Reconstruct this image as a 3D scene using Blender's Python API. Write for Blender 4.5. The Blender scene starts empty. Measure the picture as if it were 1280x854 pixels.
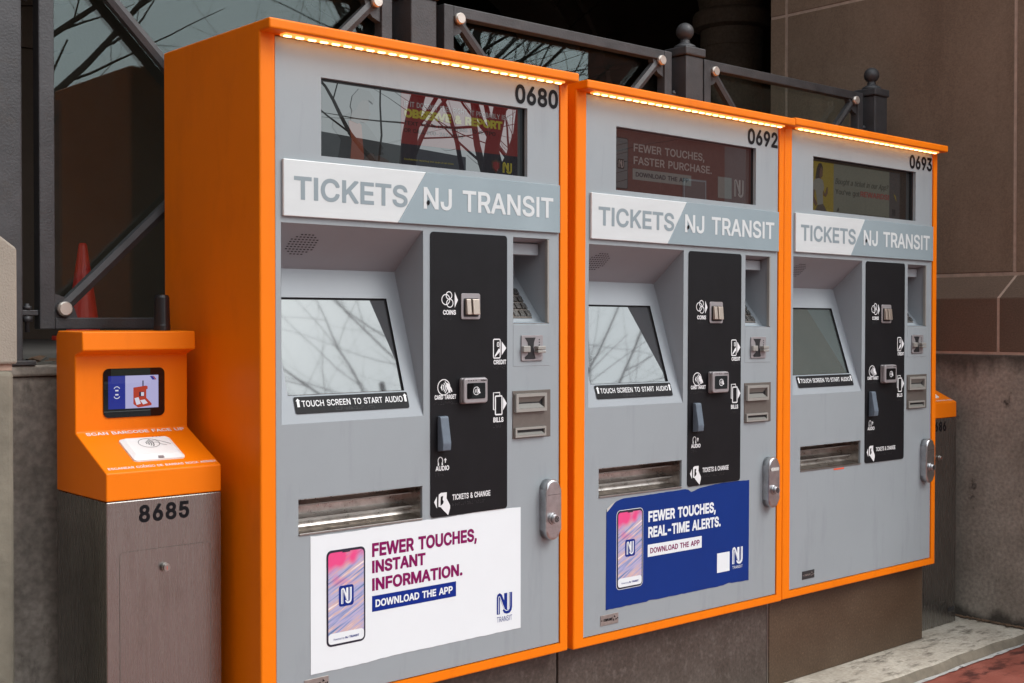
import bpy, bmesh, math, random, json
from mathutils import Vector, Matrix
from mathutils.geometry import delaunay_2d_cdt
random.seed(7)
PI = math.pi
sc = bpy.context.scene
COL = sc.collection
E = 1.33                                   # eye height above the red pavement

# ------------------------------------------------------------------ camera
cam_d = bpy.data.cameras.new("camera")
cam = bpy.data.objects.new("camera", cam_d)
COL.objects.link(cam)
cam_d.sensor_width = 36.0
cam_d.lens = 36.0 * 1563.5 / 1280.0
cam_d.shift_y = (421.7 - 427.0) / 1280.0
cam_d.clip_end = 3000
cam_d.clip_start = 0.05
YAW = 0.8441
PITCH = -0.0142
cam.location = (0, 0, E)
cam.rotation_euler = (PI / 2 + PITCH, 0, YAW - PI / 2)
sc.camera = cam

# ------------------------------------------------------------------ sky, sun, exposure
SUN_EL, SUN_AZ = math.radians(48), math.radians(150)     # azimuth clockwise from +Y
W = bpy.data.worlds.new("World")
sc.world = W
W.use_nodes = True
nt = W.node_tree
nt.nodes.clear()
o_ = nt.nodes.new("ShaderNodeOutputWorld")
bg = nt.nodes.new("ShaderNodeBackground")
sky = nt.nodes.new("ShaderNodeTexSky")
sky.sky_type = 'NISHITA'
sky.sun_disc = False
sky.sun_elevation = SUN_EL
sky.sun_rotation = SUN_AZ
sky.air_density = 1.0
sky.dust_density = 4.0
sky.ozone_density = 1.0
hs = nt.nodes.new("ShaderNodeHueSaturation")
hs.inputs['Saturation'].default_value = 0.3
tc = nt.nodes.new("ShaderNodeTexCoord")
nz = nt.nodes.new("ShaderNodeTexNoise")
nz.inputs['Scale'].default_value = 2.2
nz.inputs['Detail'].default_value = 5
mr = nt.nodes.new("ShaderNodeMapRange")
mr.inputs['From Min'].default_value = 0.3
mr.inputs['From Max'].default_value = 0.7
mr.inputs['To Min'].default_value = 0.86
mr.inputs['To Max'].default_value = 1.12
mixc = nt.nodes.new("ShaderNodeMix"); mixc.data_type = 'RGBA'
mixc.inputs[0].default_value = 0.62
mixc.inputs[7].default_value = (11.5, 12.3, 12.9, 1)      # overcast layer, same units as the sky texture
mul = nt.nodes.new("ShaderNodeVectorMath"); mul.operation = 'SCALE'
nt.links.new(tc.outputs['Generated'], nz.inputs['Vector'])
nt.links.new(nz.outputs['Fac'], mr.inputs['Value'])
nt.links.new(sky.outputs[0], hs.inputs['Color'])
nt.links.new(hs.outputs[0], mixc.inputs[6])
nt.links.new(mixc.outputs[2], mul.inputs[0])
nt.links.new(mr.outputs[0], mul.inputs['Scale'])
nt.links.new(mul.outputs[0], bg.inputs['Color'])
bg.inputs['Strength'].default_value = 0.145
nt.links.new(bg.outputs[0], o_.inputs[0])

sl = bpy.data.lights.new("sun", 'SUN')
sl.energy = 1.0
sl.angle = math.radians(25)
sl.color = (1.0, 0.975, 0.94)
sun = bpy.data.objects.new("sun", sl)
COL.objects.link(sun)
sd = Vector((math.sin(SUN_AZ) * math.cos(SUN_EL), math.cos(SUN_AZ) * math.cos(SUN_EL), math.sin(SUN_EL)))
sun.rotation_euler = sd.to_track_quat('Z', 'Y').to_euler()
sun.location = (0, 0, 30)

sc.view_settings.view_transform = 'Standard'
sc.view_settings.look = 'None'
sc.view_settings.exposure = 0.5
sc.view_settings.gamma = 1.0
sc.render.engine = 'CYCLES'
sc.cycles.max_bounces = 8
sc.cycles.transparent_max_bounces = 16
sc.cycles.use_denoising = True

# ------------------------------------------------------------------ materials
def lin(c):
    return tuple(((x / 255) / 12.92 if x / 255 <= 0.04045 else ((x / 255 + 0.055) / 1.055) ** 2.4) for x in c)

def mat(name, col, rough=0.5, metal=0.0, spec=0.5, var=0.0, vscale=20, bump=0.0, bscale=80,
        stretch=(1, 1, 1), emis=None, estr=0.0, col2=None, coat=0.0, ior=None, detail=6, dirt=None, rvar=0.0, ovar=0.0, fine=0.0, fscale=160, bands=None):
    m = bpy.data.materials.new(name)
    m.use_nodes = True
    t = m.node_tree; N = t.nodes; L = t.links
    b = N['Principled BSDF']
    b.inputs['Base Color'].default_value = (*col, 1)
    b.inputs['Roughness'].default_value = rough
    b.inputs['Metallic'].default_value = metal
    b.inputs['Specular IOR Level'].default_value = spec
    if ior: b.inputs['IOR'].default_value = ior
    if coat:
        b.inputs['Coat Weight'].default_value = coat
        b.inputs['Coat Roughness'].default_value = 0.08
    if emis:
        b.inputs['Emission Color'].default_value = (*emis, 1)
        b.inputs['Emission Strength'].default_value = estr
    if var or bump or dirt or rvar:
        c = N.new("ShaderNodeTexCoord")
        mp = N.new("ShaderNodeMapping")
        mp.inputs['Scale'].default_value = stretch
        L.new(c.outputs['Object'], mp.inputs[0])
    cur = None
    if var:
        n = N.new("ShaderNodeTexNoise")
        n.inputs['Scale'].default_value = vscale
        n.inputs['Detail'].default_value = detail
        n.inputs['Roughness'].default_value = 0.62
        L.new(mp.outputs[0], n.inputs['Vector'])
        r = N.new("ShaderNodeMapRange")
        r.inputs['From Min'].default_value = 0.28; r.inputs['From Max'].default_value = 0.72
        L.new(n.outputs['Fac'], r.inputs['Value'])
        mx = N.new("ShaderNodeMix"); mx.data_type = 'RGBA'
        c2 = col2 if col2 else tuple(min(1, x * (1 + var)) for x in col)
        c1 = col if col2 else tuple(x * (1 - var) for x in col)
        mx.inputs[6].default_value = (*c1, 1); mx.inputs[7].default_value = (*c2, 1)
        L.new(r.outputs[0], mx.inputs[0])
        cur = mx.outputs[2]
        if rvar:
            r2 = N.new("ShaderNodeMapRange")
            r2.inputs['To Min'].default_value = rough - rvar; r2.inputs['To Max'].default_value = rough + rvar
            L.new(n.outputs['Fac'], r2.inputs['Value'])
            L.new(r2.outputs[0], b.inputs['Roughness'])
    if dirt:                                # (colour, scale, threshold low, high, stretch)
        dc, dsc, lo, hi, dst = dirt
        mp2 = N.new("ShaderNodeMapping"); mp2.inputs['Scale'].default_value = dst
        L.new(c.outputs['Object'], mp2.inputs[0])
        n2 = N.new("ShaderNodeTexNoise"); n2.inputs['Scale'].default_value = dsc; n2.inputs['Detail'].default_value = 8
        n2.inputs['Roughness'].default_value = 0.68
        L.new(mp2.outputs[0], n2.inputs['Vector'])
        r3 = N.new("ShaderNodeMapRange"); r3.inputs['From Min'].default_value = lo; r3.inputs['From Max'].default_value = hi
        L.new(n2.outputs['Fac'], r3.inputs['Value'])
        m2 = N.new("ShaderNodeMix"); m2.data_type = 'RGBA'
        m2.inputs[7].default_value = (*dc, 1)
        if cur: L.new(cur, m2.inputs[6])
        else: m2.inputs[6].default_value = (*col, 1)
        L.new(r3.outputs[0], m2.inputs[0])
        cur = m2.outputs[2]
    if cur and bands:               # dark damp bands: (z level, width, direction, colour)
        sp = N.new("ShaderNodeSeparateXYZ"); L.new(c.outputs['Object'], sp.inputs[0])
        nb = N.new("ShaderNodeTexNoise"); nb.inputs['Scale'].default_value = 5; nb.inputs['Detail'].default_value = 7
        mb = N.new("ShaderNodeMapping"); mb.inputs['Scale'].default_value = (1.6, 1.6, .25); L.new(c.outputs['Object'], mb.inputs[0]); L.new(mb.outputs[0], nb.inputs['Vector'])
        for lev, wd, dr_, bc in bands:
            m1 = N.new("ShaderNodeMath"); m1.operation = 'MULTIPLY_ADD'; m1.inputs[1].default_value = wd * 3.2 * dr_; m1.inputs[2].default_value = -wd * 1.6 * dr_
            L.new(nb.outputs['Fac'], m1.inputs[0])
            m2_ = N.new("ShaderNodeMath"); m2_.operation = 'ADD'; L.new(m1.outputs[0], m2_.inputs[0]); L.new(sp.outputs[2], m2_.inputs[1])
            rb_ = N.new("ShaderNodeMapRange"); rb_.inputs['From Min'].default_value = lev - wd * .5 * dr_; rb_.inputs['From Max'].default_value = lev + wd * .3 * dr_
            rb_.inputs['To Max'].default_value = .85
            L.new(m2_.outputs[0], rb_.inputs['Value'])
            mxb = N.new("ShaderNodeMix"); mxb.data_type = 'RGBA'; mxb.inputs[7].default_value = (*bc, 1)
            L.new(cur, mxb.inputs[6]); L.new(rb_.outputs[0], mxb.inputs[0]); cur = mxb.outputs[2]
    if cur and fine:
        nf = N.new("ShaderNodeTexNoise"); nf.inputs['Scale'].default_value = fscale; nf.inputs['Detail'].default_value = 3
        L.new(c.outputs['Object'], nf.inputs['Vector'])
        rf_ = N.new("ShaderNodeMapRange"); rf_.inputs['From Min'].default_value = .3; rf_.inputs['From Max'].default_value = .7
        rf_.inputs['To Min'].default_value = 1 - fine; rf_.inputs['To Max'].default_value = 1 + fine
        L.new(nf.outputs['Fac'], rf_.inputs['Value'])
        vf = N.new("ShaderNodeVectorMath"); vf.operation = 'SCALE'; L.new(cur, vf.inputs[0]); L.new(rf_.outputs[0], vf.inputs['Scale']); cur = vf.outputs[0]
    if cur and ovar:
        oi = N.new("ShaderNodeObjectInfo"); ro = N.new("ShaderNodeMapRange"); ro.inputs['To Min'].default_value = 1 - ovar; ro.inputs['To Max'].default_value = 1 + ovar
        L.new(oi.outputs['Random'], ro.inputs['Value'])
        vm = N.new("ShaderNodeVectorMath"); vm.operation = 'SCALE'; L.new(cur, vm.inputs[0]); L.new(ro.outputs[0], vm.inputs['Scale']); cur = vm.outputs[0]
    if cur: L.new(cur, b.inputs['Base Color'])
    if bump:
        n3 = N.new("ShaderNodeTexNoise"); n3.inputs['Scale'].default_value = bscale; n3.inputs['Detail'].default_value = 5
        L.new(mp.outputs[0], n3.inputs['Vector'])
        bp = N.new("ShaderNodeBump"); bp.inputs['Strength'].default_value = bump; bp.inputs['Distance'].default_value = 0.004
        L.new(n3.outputs['Fac'], bp.inputs['Height'])
        L.new(bp.outputs[0], b.inputs['Normal'])
    return m

def glossy_screen(name, col, refl, emis=None, estr=0.0, rough=0.0):
    """dark panel under a reflective cover glass"""
    m = bpy.data.materials.new(name); m.use_nodes = True
    t = m.node_tree; N = t.nodes; L = t.links
    b = N['Principled BSDF']
    b.inputs['Base Color'].default_value = (*col, 1); b.inputs['Roughness'].default_value = 0.6
    b.inputs['Specular IOR Level'].default_value = 0.0
    if emis:
        b.inputs['Emission Color'].default_value = (*emis, 1); b.inputs['Emission Strength'].default_value = estr
    g = N.new("ShaderNodeBsdfGlossy"); g.inputs['Roughness'].default_value = rough
    g.inputs['Color'].default_value = (0.95, 1, 0.99, 1)
    lw = N.new("ShaderNodeFresnel"); geo = N.new("ShaderNodeNewGeometry")
    mi = N.new("ShaderNodeMapRange"); mi.inputs['To Min'].default_value = 1.5; mi.inputs['To Max'].default_value = 1 / 1.5
    L.new(geo.outputs['Backfacing'], mi.inputs['Value']); L.new(mi.outputs[0], lw.inputs['IOR'])
    ad = N.new("ShaderNodeMath"); ad.operation = 'ADD'; ad.inputs[1].default_value = refl
    ad.use_clamp = True
    L.new(lw.outputs[0], ad.inputs[0])
    mx = N.new("ShaderNodeMixShader")
    L.new(ad.outputs[0], mx.inputs[0]); L.new(b.outputs[0], mx.inputs[1]); L.new(g.outputs[0], mx.inputs[2])
    L.new(mx.outputs[0], N['Material Output'].inputs[0])
    return m

def pane_glass(name, tint=(0.86, 0.93, 0.92), gain=1.0):
    m = bpy.data.materials.new(name); m.use_nodes = True
    t = m.node_tree; N = t.nodes; L = t.links
    N.remove(N['Principled BSDF'])
    tr = N.new("ShaderNodeBsdfTransparent"); tr.inputs[0].default_value = (*tint, 1)
    g = N.new("ShaderNodeBsdfGlossy"); g.inputs['Roughness'].default_value = 0.0; g.inputs['Color'].default_value = (0.9, 1.0, 0.99, 1)
    geo = N.new("ShaderNodeNewGeometry")
    mi = N.new("ShaderNodeMapRange"); mi.inputs['To Min'].default_value = 1.5; mi.inputs['To Max'].default_value = 1 / 1.5
    L.new(geo.outputs['Backfacing'], mi.inputs['Value'])
    fr = N.new("ShaderNodeFresnel"); L.new(mi.outputs[0], fr.inputs['IOR'])
    ml = N.new("ShaderNodeMath"); ml.operation = 'MULTIPLY'; ml.inputs[1].default_value = gain; ml.use_clamp = True
    L.new(fr.outputs[0], ml.inputs[0])
    mx = N.new("ShaderNodeMixShader")
    L.new(ml.outputs[0], mx.inputs[0]); L.new(tr.outputs[0], mx.inputs[1]); L.new(g.outputs[0], mx.inputs[2])
    L.new(mx.outputs[0], N['Material Output'].inputs[0])
    return m

def phone_print(name):
    """flat print: blurred lights of a moving train, pink, blue and white"""
    m = bpy.data.materials.new(name); m.use_nodes = True
    t = m.node_tree; N = t.nodes; L = t.links
    b = N['Principled BSDF']; b.inputs['Roughness'].default_value = 0.45
    c = N.new("ShaderNodeTexCoord")
    mr_ = N.new("ShaderNodeMapping"); mr_.inputs['Rotation'].default_value = (0, math.radians(27), 0)
    L.new(c.outputs['Object'], mr_.inputs[0])
    mp = N.new("ShaderNodeMapping"); mp.inputs['Scale'].default_value = (6, 6, 90)
    L.new(mr_.outputs[0], mp.inputs[0])
    n = N.new("ShaderNodeTexNoise"); n.inputs['Scale'].default_value = 1.6; n.inputs['Detail'].default_value = 3
    L.new(mp.outputs[0], n.inputs['Vector'])
    cr = N.new("ShaderNodeValToRGB"); e = cr.color_ramp.elements
    e[0].position = 0.3; e[0].color = (*lin((70, 110, 150)), 1)
    e[1].position = 0.75; e[1].color = (*lin((235, 235, 240)), 1)
    k = e.new(0.48); k.color = (*lin((165, 165, 205)), 1)
    k = e.new(0.6); k.color = (*lin((205, 170, 160)), 1)
    L.new(n.outputs['Fac'], cr.inputs[0])
    n2 = N.new("ShaderNodeTexNoise"); n2.inputs['Scale'].default_value = 14; n2.inputs['Detail'].default_value = 1
    L.new(c.outputs['Object'], n2.inputs['Vector'])
    sx = N.new("ShaderNodeSeparateXYZ"); L.new(c.outputs['Object'], sx.inputs[0])
    r = N.new("ShaderNodeMapRange"); r.inputs['From Min'].default_value = 0.295; r.inputs['From Max'].default_value = 0.325
    L.new(sx.outputs[2], r.inputs['Value'])
    r2 = N.new("ShaderNodeMapRange"); r2.inputs['From Min'].default_value = 0.42; r2.inputs['From Max'].default_value = 0.55
    L.new(n2.outputs['Fac'], r2.inputs['Value'])
    ml = N.new("ShaderNodeMath"); ml.operation = 'MULTIPLY'; L.new(r.outputs[0], ml.inputs[0]); L.new(r2.outputs[0], ml.inputs[1])
    mx = N.new("ShaderNodeMix"); mx.data_type = 'RGBA'; mx.inputs[7].default_value = (*lin((222, 70, 130)), 1)
    L.new(cr.outputs[0], mx.inputs[6]); L.new(ml.outputs[0], mx.inputs[0])
    L.new(mx.outputs[2], b.inputs['Base Color'])
    return m

M = {}
M['orange'] = mat('orange_paint', (0.84, 0.190, 0.001), 0.42, spec=.22, dirt=((0.62, 0.13, 0.002), 3.5, 0.5, 0.95, (1.5, 1.5, .5)), var=0.05, vscale=2.5, bump=0.06, bscale=420, stretch=(1, 1, .4))
M['fascia'] = mat('grey_fascia_paint', (0.285, 0.32, 0.34), 0.42, var=0.035, vscale=3, bump=0.05, bscale=600, dirt=((0.215, 0.24, 0.26), 7, 0.54, 0.92, (2.2, 2.2, .35)), rvar=0.10)
M['inner'] = mat('grey_housing_paint', (0.29, 0.32, 0.345), 0.45, var=0.03, vscale=8)
M['gap'] = mat('black_gasket', (0.01, 0.01, 0.012), 0.7)
M['black'] = mat('black_panel', (0.006, 0.006, 0.0075), 0.5, spec=.22, var=0.25, vscale=12, bump=0.06, bscale=900)
M['print_white'] = mat('white_print', (0.72, 0.73, 0.74), 0.5)
M['braille'] = mat('black_braille', (0.03, 0.03, 0.032), 0.4)
M['steel'] = mat('brushed_steel', (0.38, 0.36, 0.34), 0.34, metal=1.0, var=0.12, vscale=5, stretch=(60, 60, 1), bump=0.05, bscale=30, rvar=0.08)
M['kiosk_steel'] = mat('stained_stainless_steel', (0.285, 0.272, 0.258), 0.27, metal=.95, var=0.05, vscale=4, stretch=(40, 40, 1.2), bump=0.06, bscale=20,
                      dirt=((0.15, 0.125, 0.11), 5, 0.55, 0.95, (1.5, 1.5, .8)), rvar=0.08)
M['tray_steel'] = mat('tray_steel', (0.5, 0.47, 0.44), 0.30, metal=1.0, var=0.3, vscale=30, rvar=0.12, dirt=((0.16, 0.14, 0.12), 14, 0.5, 0.8, (1, 1, 1)))
M['cast'] = mat('cast_zinc', (0.50, 0.50, 0.51), 0.30, metal=1.0, var=0.2, vscale=40, bump=0.15, bscale=500)
M['champagne'] = mat('champagne_metal', (0.55, 0.47, 0.40), 0.33, metal=0.8)
M['bill_plate'] = mat('bill_plate_metal', (0.16, 0.14, 0.125), 0.5, metal=0.5, var=0.1, vscale=30)
M['bezel'] = mat('pale_bezel', (0.33, 0.32, 0.295), 0.42, metal=0.3)
M['throat'] = mat('slot_throat', (0.16, 0.155, 0.14), 0.5)
M['reader'] = mat('reader_shell', (0.34, 0.32, 0.33), 0.38, metal=0.4)
M['lever'] = mat('blue_grey_plastic', (0.105, 0.135, 0.17), 0.5, var=0.15, vscale=60)
M['darkslot'] = mat('dark_slot', (0.012, 0.012, 0.014), 0.5)
M['plaque'] = mat('small_metal_plate', (0.36, 0.33, 0.31), 0.4, metal=0.7, var=0.15, vscale=60)
M['plaque_dark'] = mat('small_dark_plate', (0.03, 0.03, 0.032), 0.4)
M['sign_white'] = mat('white_acrylic', (0.60, 0.635, 0.64), 0.22, var=0.04, vscale=5, stretch=(1, 1, 5), coat=0.4)
M['sign_grey'] = mat('blue_grey_acrylic', (0.27, 0.34, 0.37), 0.22, var=0.04, vscale=5, coat=0.4)
M['sign_grey_ink'] = mat('blue_grey_lettering', (0.235, 0.29, 0.315), 0.35)
M['sign_white_ink'] = mat('white_lettering', (0.60, 0.635, 0.64), 0.35)
M['ink'] = mat('black_vinyl', (0.006, 0.006, 0.008), 0.5, spec=.15)
M['poster_white'] = mat('white_poster_vinyl', (0.74, 0.785, 0.81), 0.35, var=0.015, vscale=5, bump=0.12, bscale=9)
M['poster_blue'] = mat('blue_poster_vinyl', (0.0, 0.026, 0.185), 0.4, spec=.25, var=0.05, vscale=5, bump=0.12, bscale=9)
M['purple'] = mat('purple_ink', (0.20, 0.001, 0.085), 0.5, spec=.2)
M['blue_ink'] = mat('blue_ink', (0.001, 0.02, 0.21), 0.5, spec=.2)
M['phone'] = phone_print('motion_blur_print')
M['phone_case'] = mat('printed_phone_frame', (0.012, 0.013, 0.03), 0.4)
M['paper_tear'] = mat('torn_paper_edge', (0.5, 0.49, 0.47), 0.8)
M['touch'] = glossy_screen('touch_screen_glass', (0.045, 0.045, 0.05), 0.155, rough=0.028)
M['touch_dim'] = glossy_screen('weathered_touch_screen_glass', (0.085, 0.105, 0.10), 0.17, rough=0.022)  # grey-green base stands in for a dim sky reflection
M['led'] = mat('warm_led', (0.9, 0.6, 0.3), 0.4, emis=(1.0, 0.54, 0.20), estr=6.0)
M['led_case'] = mat('led_diffuser', (0.6, 0.4, 0.25), 0.35, emis=(1.0, 0.30, 0.045), estr=1.0)
def disp(name, rgb, s=0.30, refl=0.075):
    return glossy_screen(name, (0.01, 0.01, 0.01), refl, lin(rgb), s * DIM.get(name[:8], 1.0))
DIM = {'screen_a': .42, 'screen_b': .48, 'screen_c': .5}
M['kscreen_bezel'] = glossy_screen('black_screen_bezel', (0.006, 0.006, 0.007), 0.02)
M['reader_white'] = mat('white_plastic', (0.75, 0.75, 0.74), 0.35)
M['antenna'] = mat('black_antenna_plastic', (0.012, 0.012, 0.014), 0.35)
M['railing'] = mat('grey_painted_steel', (0.045, 0.045, 0.048), 0.5, var=0.3, vscale=14, bump=0.25, bscale=160, metal=0.1, dirt=((0.05, 0.04, 0.032), 8, 0.55, 0.8, (1, 1, 1)))
M['bolt'] = mat('polished_bolt', (0.62, 0.56, 0.50), 0.28, metal=0.6)
M['glass'] = pane_glass('railing_glass')
M['stone'] = mat('brown_sandstone', (0.155, 0.099, 0.065), 0.8, var=0.2, vscale=1.7, bump=0.2, bscale=170, col2=(0.215, 0.145, 0.100), dirt=((0.115, 0.071, 0.046), 3, 0.5, 0.8, (1.5, 1.5, .3)), ovar=.10, fine=.16, fscale=140)
M['stone_low'] = mat('brown_sandstone_damp', (0.085, 0.050, 0.033), 0.8, var=0.2, vscale=1.7, bump=0.35, bscale=130, col2=(0.12, 0.075, 0.050), ovar=.15, fine=.16, fscale=140)
M['mortar'] = mat('pinkish_mortar', (0.36, 0.255, 0.20), 0.9, var=0.2, vscale=30)
M['concrete'] = mat('stained_concrete', (0.155, 0.132, 0.108), 0.85, var=0.3, vscale=4.5, bump=0.4, bscale=60, col2=(0.30, 0.265, 0.225), detail=10,
                    dirt=((0.05, 0.042, 0.035), 13, 0.60, 0.70, (1, 1, .8)), fine=.22, fscale=70,
                    bands=[(1.13, .10, 1, (0.035, 0.028, 0.022)), (0.075, .05, -1, (0.03, 0.025, 0.02))])
M['concrete_dark'] = mat('damp_concrete', (0.11, 0.098, 0.08), 0.8, var=0.4, vscale=4, bump=0.4, bscale=60, col2=(0.34, 0.31, 0.27), detail=10,
                         dirt=((0.05, 0.043, 0.035), 7, 0.54, 0.68, (1.5, 1.5, .6)), fine=.25, fscale=60)
M['pier'] = mat('pale_limestone', (0.30, 0.27, 0.225), 0.85, var=0.12, vscale=6, bump=0.5, bscale=220)
M['pier_low'] = mat('rough_grey_stone', (0.20, 0.185, 0.145), 0.9, var=0.25, vscale=9, bump=0.6, bscale=50)
M['granite'] = mat('weathered_brown_granite', (0.038, 0.026, 0.020), 0.5, var=0.3, vscale=5, bump=0.15, bscale=300, col2=(0.085, 0.066, 0.056), detail=14,
                   dirt=((0.13, 0.108, 0.095), 34, 0.52, 0.76, (1, 1, .8)), rvar=0.12, fine=.3, fscale=90)
M['granite_rust'] = mat('rusty_brown_granite', (0.052, 0.028, 0.014), 0.5, var=0.3, vscale=4, bump=0.15, bscale=300, col2=(0.088, 0.055, 0.032), detail=12,
                        dirt=((0.14, 0.09, 0.052), 110, 0.55, 0.72, (1, 1, 1)), rvar=0.12, fine=.3, fscale=130)
M['ledge'] = mat('pale_worn_concrete', (0.31, 0.27, 0.215), 0.85, var=0.2, vscale=7, bump=0.5, bscale=60, col2=(0.48, 0.44, 0.37), detail=10,
                 dirt=((0.13, 0.11, 0.085), 8, 0.53, 0.66, (1, 2.6, 1)), fine=.15, fscale=90)
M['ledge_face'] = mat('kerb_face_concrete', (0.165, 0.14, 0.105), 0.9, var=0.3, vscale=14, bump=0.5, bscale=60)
M['grout'] = mat('pale_grout', (0.42, 0.41, 0.39), 0.9, var=0.3, vscale=30, bump=0.6, bscale=90, dirt=((0.06, 0.06, 0.06), 26, 0.6, 0.66, (1, 1, 1)))
M['red_pave'] = mat('red_stained_pavement', (0.20, 0.050, 0.034), 0.5, var=0.3, vscale=5, bump=0.3, bscale=90, col2=(0.34, 0.105, 0.075), detail=10,
                    dirt=((0.075, 0.02, 0.016), 3.0, 0.52, 0.6, (1, 2.2, 1)), rvar=0.15)
M['asphalt'] = mat('asphalt', (0.05, 0.05, 0.052), 0.75, var=0.2, vscale=3, bump=0.4, bscale=90)
M['kerb'] = mat('granite_kerb', (0.28, 0.27, 0.26), 0.8, var=0.15, vscale=20)
M['grass'] = mat('winter_grass', (0.07, 0.08, 0.035), 0.95, var=0.3, vscale=2)
M['marking'] = mat('road_marking', (0.7, 0.7, 0.66), 0.7, var=0.1, vscale=9)
M['bark'] = mat('dark_bark', (0.055, 0.043, 0.034), 0.9, var=0.35, vscale=12, bump=0.6, bscale=40, stretch=(1, 1, .3))
M['brick'] = mat('red_brick_masonry', (0.15, 0.05, 0.035), 0.85, var=0.25, vscale=6)
M['brick_grey'] = mat('grey_render', (0.20, 0.20, 0.205), 0.85, var=0.12, vscale=2)
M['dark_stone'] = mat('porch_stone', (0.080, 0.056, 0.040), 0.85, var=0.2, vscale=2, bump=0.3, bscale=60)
M['column_stone'] = mat('warm_column_stone', (0.115, 0.082, 0.058), 0.8, var=0.2, vscale=4, bump=0.3, bscale=60, fine=.2, fscale=60)
M['porch_floor'] = mat('porch_paving', (0.09, 0.085, 0.078), 0.7, var=0.2, vscale=3)
M['win'] = glossy_screen('window_glass', (0.02, 0.022, 0.025), 0.04)
M['cone'] = mat('red_cone_plastic', (0.75, 0.045, 0.03), 0.45)
M['conewhite'] = mat('cone_band', (0.7, 0.7, 0.7), 0.4)
M['amber'] = mat('signal_housing', (0.55, 0.33, 0.03), 0.5)
M['redlamp'] = mat('red_signal_lamp', (0.5, 0.02, 0.02), 0.4, emis=(1, 0.05, 0.06), estr=9)
M['leaf'] = mat('dead_leaves', (0.10, 0.06, 0.035), 0.9, var=0.5, vscale=60)
M['tape'] = mat('pale_tape', (0.52, 0.52, 0.49), 0.6)
M['redtape'] = mat('orange_red_sticker', (0.75, 0.10, 0.04), 0.5)

# ------------------------------------------------------------------ object helpers
def link(o, parent=None):
    COL.objects.link(o)
    if parent: o.parent = parent
    return o

def obj(name, bm, m, parent=None, smooth=False, label=None, kind=None, recalc=True):
    me = bpy.data.meshes.new(name)
    if recalc: bmesh.ops.recalc_face_normals(bm, faces=bm.faces[:])
    bm.to_mesh(me); bm.free()
    if isinstance(m, (list, tuple)):
        for x in m: me.materials.append(x)
    else: me.materials.append(m)
    if smooth:
        for p in me.polygons: p.use_smooth = True
    o = link(bpy.data.objects.new(name, me), parent)
    if label: o['label'] = label
    if kind: o['kind'] = kind
    return o

def thing(name, label, cat, loc=(0, 0, 0), rot=(0, 0, 0), group=None):
    o = link(bpy.data.objects.new(name, None))
    o.empty_display_size = 0.1
    o.location = loc; o.rotation_euler = rot
    tag(o, label, cat, group)
    return o

def tag(o, label, cat, group=None):
    o['label'] = label; o['category'] = cat
    if group: o['group'] = group
    return o

def box(bm, x0, x1, y0, y1, z0, z1, bev=0.0, seg=2, mi=0):
    vs = [bm.verts.new(p) for p in ((x0, y0, z0), (x1, y0, z0), (x1, y1, z0), (x0, y1, z0), (x0, y0, z1), (x1, y0, z1), (x1, y1, z1), (x0, y1, z1))]
    fs = [bm.faces.new([vs[i] for i in f]) for f in ((0, 1, 5, 4), (1, 2, 6, 5), (2, 3, 7, 6), (3, 0, 4, 7), (4, 5, 6, 7), (3, 2, 1, 0))]
    for f in fs: f.material_index = mi
    if bev > 0:
        es = set(e for f in fs for e in f.edges)
        r = bmesh.ops.bevel(bm, geom=list(es), offset=bev, segments=seg, profile=0.5, affect='EDGES')
        for f in r['faces']: f.material_index = mi
    return vs

def bx(*a, **k):
    bm = bmesh.new(); box(bm, *a, **k); return bm

def prism(bm, pts, axis, a0, a1, bev=0.0, seg=2):
    """extrude a 2D profile along axis 'x' (pts are y,z), 'y' (x,z) or 'z' (x,y)"""
    def P(p, a):
        return (a, p[0], p[1]) if axis == 'x' else ((p[0], a, p[1]) if axis == 'y' else (p[0], p[1], a))
    A = [bm.verts.new(P(p, a0)) for p in pts]; B = [bm.verts.new(P(p, a1)) for p in pts]
    n = len(pts)
    fs = [bm.faces.new(A), bm.faces.new(B[::-1])]
    for i in range(n):
        fs.append(bm.faces.new((A[i], B[i], B[(i + 1) % n], A[(i + 1) % n])))
    if bev:
        bmesh.ops.recalc_face_normals(bm, faces=fs)
        es = set(e for f in fs for e in f.edges)
        bmesh.ops.bevel(bm, geom=list(es), offset=bev, segments=seg, profile=0.5, affect='EDGES')

def quad(bm, a, b, c, d):
    return bm.faces.new([bm.verts.new(p) for p in (a, b, c, d)])

def cyl(bm, p0, p1, r0, r1=None, n=16, cap=True):
    r1 = r0 if r1 is None else r1
    p0 = Vector(p0); p1 = Vector(p1); d = (p1 - p0).normalized()
    u = d.orthogonal().normalized(); v = d.cross(u)
    A = [bm.verts.new(p0 + (u * math.cos(2 * PI * i / n) + v * math.sin(2 * PI * i / n)) * r0) for i in range(n)]
    B = [bm.verts.new(p1 + (u * math.cos(2 * PI * i / n) + v * math.sin(2 * PI * i / n)) * r1) for i in range(n)]
    for i in range(n): bm.faces.new((A[i], A[(i + 1) % n], B[(i + 1) % n], B[i])).smooth = True
    if cap: bm.faces.new(A[::-1]); bm.faces.new(B)

def lathe(bm, prof, cx, cy, n=24, z0=0):
    rings = []
    for r, z in prof:
        rings.append([bm.verts.new((cx + r * math.cos(2 * PI * i / n), cy + r * math.sin(2 * PI * i / n), z0 + z)) for i in range(n)])
    for a, b in zip(rings, rings[1:]):
        for i in range(n): bm.faces.new((a[i], a[(i + 1) % n], b[(i + 1) % n], b[i]))
    bm.faces.new(rings[0][::-1]); bm.faces.new(rings[-1])

def copy_tree(o, parent=None):
    c = o.copy(); COL.objects.link(c)
    if parent: c.parent = parent
    for ch in list(o.children): copy_tree(ch, c)
    return c

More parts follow.
